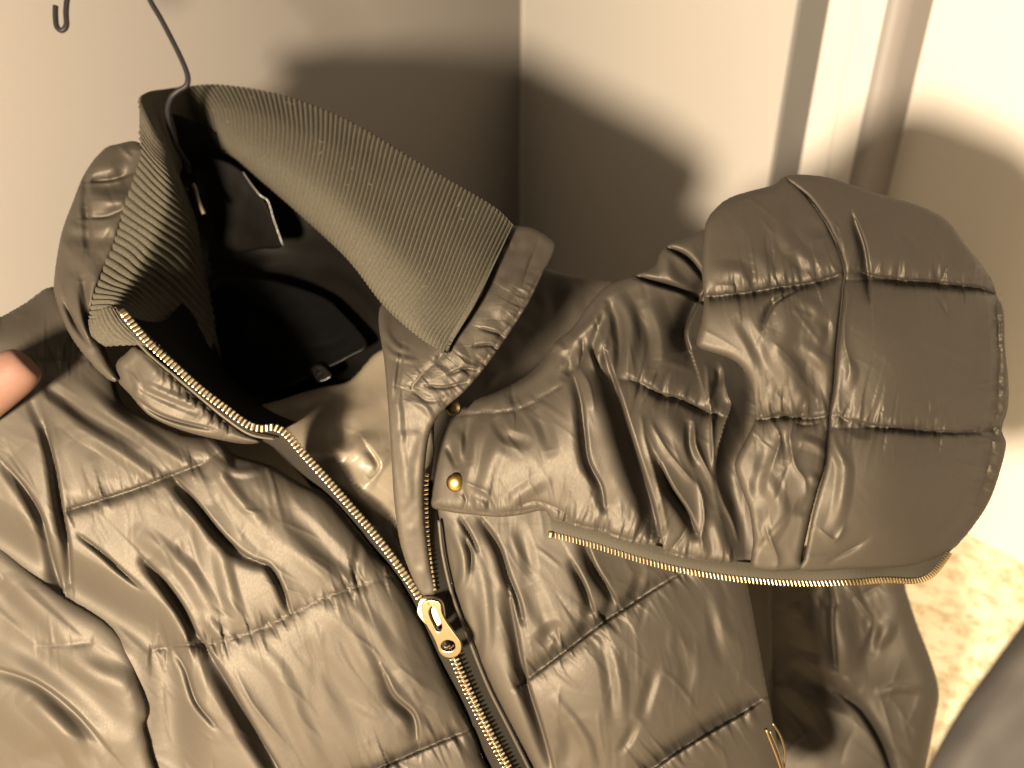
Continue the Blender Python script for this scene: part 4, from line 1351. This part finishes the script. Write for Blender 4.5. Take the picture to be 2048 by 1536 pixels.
kt = [(345, 180, 0.615), (430, 170, 0.61), (560, 190, 0.586), (700, 243, 0.555), (820, 316, 0.528), (920, 374, 0.51), (985, 412, 0.495), (1020, 446, 0.485)]
k1 = [(385, 225, 0.621), (432, 215, 0.61), (535, 240, 0.58), (660, 300, 0.546), (770, 385, 0.515), (865, 450, 0.492), (945, 505, 0.471), (985, 520, 0.465)]
k2 = [(398, 262, 0.627), (440, 262, 0.612), (520, 305, 0.578), (630, 370, 0.54), (730, 455, 0.506), (820, 535, 0.478), (905, 600, 0.457), (945, 600, 0.45)]
k3 = [(410, 295, 0.635), (450, 296, 0.62), (525, 352, 0.586), (615, 428, 0.55), (700, 510, 0.516), (768, 594, 0.484), (836, 648, 0.456), (902, 672, 0.446)]
k4 = [(415, 305, 0.647), (462, 312, 0.635), (535, 370, 0.604), (620, 445, 0.568), (704, 524, 0.534), (772, 612, 0.498), (836, 672, 0.459), (886, 706, 0.445)]
strip('knit_collar', jacket, [kt, k1, k2, k3, k4], KNIT, 1000, 130, disp=ribs(73, 3.1), thick=3.0, even=0.8)

# left branch: comes round the front and plunges inside
a0 = [(430, 170, 0.616), (380, 172, 0.615), (330, 178, 0.592), (296, 184, 0.556), (281, 200, 0.534), (279, 250, 0.528), (283, 300, 0.524), (268, 355, 0.52), (245, 420, 0.514), (224, 480, 0.508), (204, 545, 0.495), (184, 600, 0.482), (178, 640, 0.474)]
a1 = [(432, 215, 0.62), (385, 220, 0.62), (345, 225, 0.598), (318, 232, 0.556), (305, 250, 0.532), (304, 290, 0.527), (308, 330, 0.523), (300, 385, 0.518), (280, 445, 0.511), (258, 500, 0.505), (232, 560, 0.492), (208, 600, 0.479), (196, 640, 0.47)]
a2 = [(440, 262, 0.624), (392, 265, 0.624), (355, 268, 0.603), (335, 272, 0.564), (332, 290, 0.541), (336, 325, 0.534), (342, 365, 0.529), (340, 420, 0.524), (322, 475, 0.517), (292, 530, 0.508), (262, 575, 0.494), (236, 605, 0.478), (222, 638, 0.468)]
a3 = [(446, 280, 0.63), (398, 285, 0.63), (362, 300, 0.611), (350, 320, 0.577), (352, 340, 0.556), (360, 370, 0.55), (374, 410, 0.556), (384, 460, 0.561), (372, 515, 0.562), (340, 570, 0.556), (300, 606, 0.53), (268, 622, 0.496), (246, 640, 0.47)]
a4 = [(450, 300, 0.638), (405, 305, 0.638), (370, 330, 0.62), (360, 350, 0.588), (366, 370, 0.569), (378, 400, 0.588), (394, 450, 0.61), (406, 520, 0.633), (420, 590, 0.641), (430, 660, 0.63), (410, 710, 0.59), (330, 690, 0.52), (262, 640, 0.474)]
strip('knit_collar', jacket, [a0, a1, a2, a3, a4], KNIT, 700, 110, disp=lambda u, v: ribs(50, 1.7)(u, v) * np.clip((u - 0.40) / 0.10, 0.12, 1), thick=2.5)
# small knit end wrapped round the top of the zip
strip('knit_end', jacket, [[(178, 640, .476), (182, 665, .476), (192, 685, .478), (214, 692, .480)],
                           [(196, 622, .470), (206, 650, .468), (226, 676, .468), (256, 690, .470)],
                           [(222, 616, .466), (238, 642, .464), (262, 668, .4645), (288, 690, .467)],
                           [(246, 628, .467), (258, 645, .467), (280, 670, .467), (318, 696, .468)]], KNIT, 90, 130, disp=lambda u, v: ribs(11, 1.6)(v, u), thick=2)
# facing inside the left edge
strip('zip_facing', jacket, [[(252, 632, .472), (318, 694, .472), (420, 790, .472), (500, 850, .476), (560, 862, .480)],
                             [(330, 640, .52), (380, 700, .52), (450, 780, .52), (530, 830, .52), (580, 850, .515)],
                             [(400, 560, .645), (425, 680, .635), (480, 770, .62), (550, 820, .595), (600, 840, .57)]], DARKLIN, 60, 20, thick=1.0)

# loose fibres caught on the knit
FIB = mat('fibre', (0.22, 0.19, 0.13), 0.6)
for k in range(22):
    u = random.random() ** 0.8
    i = u * 6
    j = int(i)
    f = i - j
    rows = [kt, k1, k2, k3]
    rr = random.random() * 2.7
    a = int(rr); g = rr - a
    def lerp(p, q, t):
        return [p[m] * (1 - t) + q[m] * t for m in range(3)]
    c = lerp(lerp(rows[a][j], rows[a][j + 1], f), lerp(rows[a + 1][j], rows[a + 1][j + 1], f), g)
    L = random.uniform(4, 13)
    an = random.uniform(0, math.pi)
    pts = [(c[0] + math.cos(an) * L * (t - .5) + random.uniform(-2, 2), c[1] + math.sin(an) * L * (t - .5) + random.uniform(-2, 2), c[2] - 0.0012 - 0.001 * math.sin(t * 3.1)) for t in (0, .33, .66, 1)]
    if k == 0:
        FV, FE = [], []
    b0 = len(FV)
    q = resample(catmull(pts, 4), 2)
    for m in range(len(q) - 1):
        p0, p1 = P(*q[m]), P(*q[m + 1])
        wv = (p1 - p0).cross(Vector(CAM) - p0).normalized() * 0.00007
        uv = (Vector(CAM) - p0).normalized() * 0.00007
        n0 = len(FV)
        FV += [tuple(p0 + wv), tuple(p0 + uv), tuple(p0 - wv), tuple(p1 + wv), tuple(p1 + uv), tuple(p1 - wv)]
        FE += [(n0, n0 + 1, n0 + 4, n0 + 3), (n0 + 1, n0 + 2, n0 + 5, n0 + 4), (n0 + 2, n0, n0 + 3, n0 + 5)]
me = bpy.data.meshes.new('lint')
me.from_pydata(FV, [], FE)
me.update()
li = link('lint', me, FIB, jacket)
li['kind'] = 'stuff'

# ================================================================== hanger
hanger = bpy.data.objects.new('wire_hanger', None)
COL.objects.link(hanger)
hanger.location = P(372, 320, .58)
bpy.context.view_layer.update()
tag(hanger, 'dark wire coat hanger whose hook rises out of the knit collar', 'hanger')
hp = [(111, 12, .552), (111, 36, .552), (114, 54, .552), (124, 61, .552), (133, 50, .552), (132, 24, .552), (136, -10, .552), (152, -60, .552), (190, -100, .552), (240, -95, .552), (280, -40, .552),
      (302, 4, .552), (322, 38, .552), (342, 76, .552), (360, 112, .552), (372, 140, .552), (376, 158, .552), (372, 172, .5525), (356, 182, .5535), (342, 196, .5540), (335, 220, .5540), (338, 250, .5540), (348, 280, .556), (362, 308, .564), (376, 330, .575)]
tube('hook', path3(hp, 4)[0], 0.0019, WIRE, hanger, seg=10)
tube('arm', path3([(376, 330, .575), (383, 345, .62), (420, 385, .68), (600, 520, .71), (800, 640, .69)], 8)[0], 0.0019, WIRE, hanger, seg=10)

# ================================================================== hand at the left edge
SKIN = mat('skin', (0.082, 0.045, 0.034), 0.6, 0.12, bump=(900, 0.15, 0.0006), var=0.10, varscale=45)
SKIN.node_tree.nodes['Principled BSDF'].inputs['Subsurface Weight'].default_value = 0.25
SKIN.node_tree.nodes['Principled BSDF'].inputs['Subsurface Radius'].default_value = (0.006, 0.002, 0.001)
bones = {}
def skinned(name, chains, material, parent=None):
    vs, es, rs = [], [], []
    index = {}
    for ch in chains:
        prev = None
        for (px, py, d, r_) in ch:
            key = (px, py, d)
            if key not in index:
                index[key] = len(vs); vs.append(tuple(P(px, py, d))); rs.append(r_)
            if prev is not None:
                es.append((prev, index[key]))
            prev = index[key]
    me = bpy.data.meshes.new(name)
    me.from_pydata(vs, es, [])
    o = link(name, me, None, parent)
    o.modifiers.new('skin', 'SKIN')
    for i, sv in enumerate(me.skin_vertices[0].data):
        sv.radius = (rs[i], rs[i])
        sv.use_root = (i == 0)
    sb = o.modifiers.new('sub', 'SUBSURF'); sb.levels = 3; sb.render_levels = 3
    dg = bpy.context.evaluated_depsgraph_get()
    m2 = bpy.data.meshes.new_from_object(o.evaluated_get(dg))
    o.modifiers.clear()
    o.data = m2
    m2.materials.clear(); m2.materials.append(material)
    for p in m2.polygons:
        p.use_smooth = True
    return o


W0 = (-330, 1010, .50, .026)
PALM = (-230, 900, .49, .026)
hand = skinned('person', [
    [W0, PALM, (-150, 880, .470, .0200), (-75, 822, .456, .0172), (-15, 778, .4500, .0160), (32, 742, .4490, .0152), (52, 728, .4495, .0126), (60, 722, .450, .0090)],
    [PALM, (-190, 800, .52, .012), (-120, 720, .545, .0105), (-40, 690, .553, .0095), (20, 690, .550, .008)],
    [PALM, (-200, 850, .535, .012), (-120, 790, .56, .0105), (-35, 765, .565, .0095), (35, 770, .56, .008)],
    [PALM, (-205, 900, .54, .0115), (-130, 860, .565, .010), (-50, 840, .57, .009), (15, 845, .565, .0075)],
    [PALM, (-215, 950, .54, .0105), (-150, 930, .56, .0095), (-90, 915, .565, .0085), (-35, 915, .56, .007)]],
    SKIN)
tag(hand, "person's hand gripping the jacket front at the left edge, thumb showing", 'person')

# ================================================================== grey cloth in the corner
gc, _ = panel('grey_cloth', None, [(1838, 1570), (1870, 1500), (1920, 1415), (1970, 1345), (2048, 1240), (2130, 1140), (2260, 1400), (2300, 2100), (1780, 2100), (1815, 1640)],
              [(1850, 1560, .24), (1960, 1380, .24), (2100, 1200, .24), (2100, 1600, .225), (1950, 1620, .23)], GREYCLOTH,
              [('r', 2, 40, [(1900, 1560), (2000, 1450), (2100, 1350)])], edge=(60, 14), noise=(1.0, 120, 77), skirt=40)
tag(gc, 'smooth grey cloth in the lower right corner below the speckled floor', 'cloth')
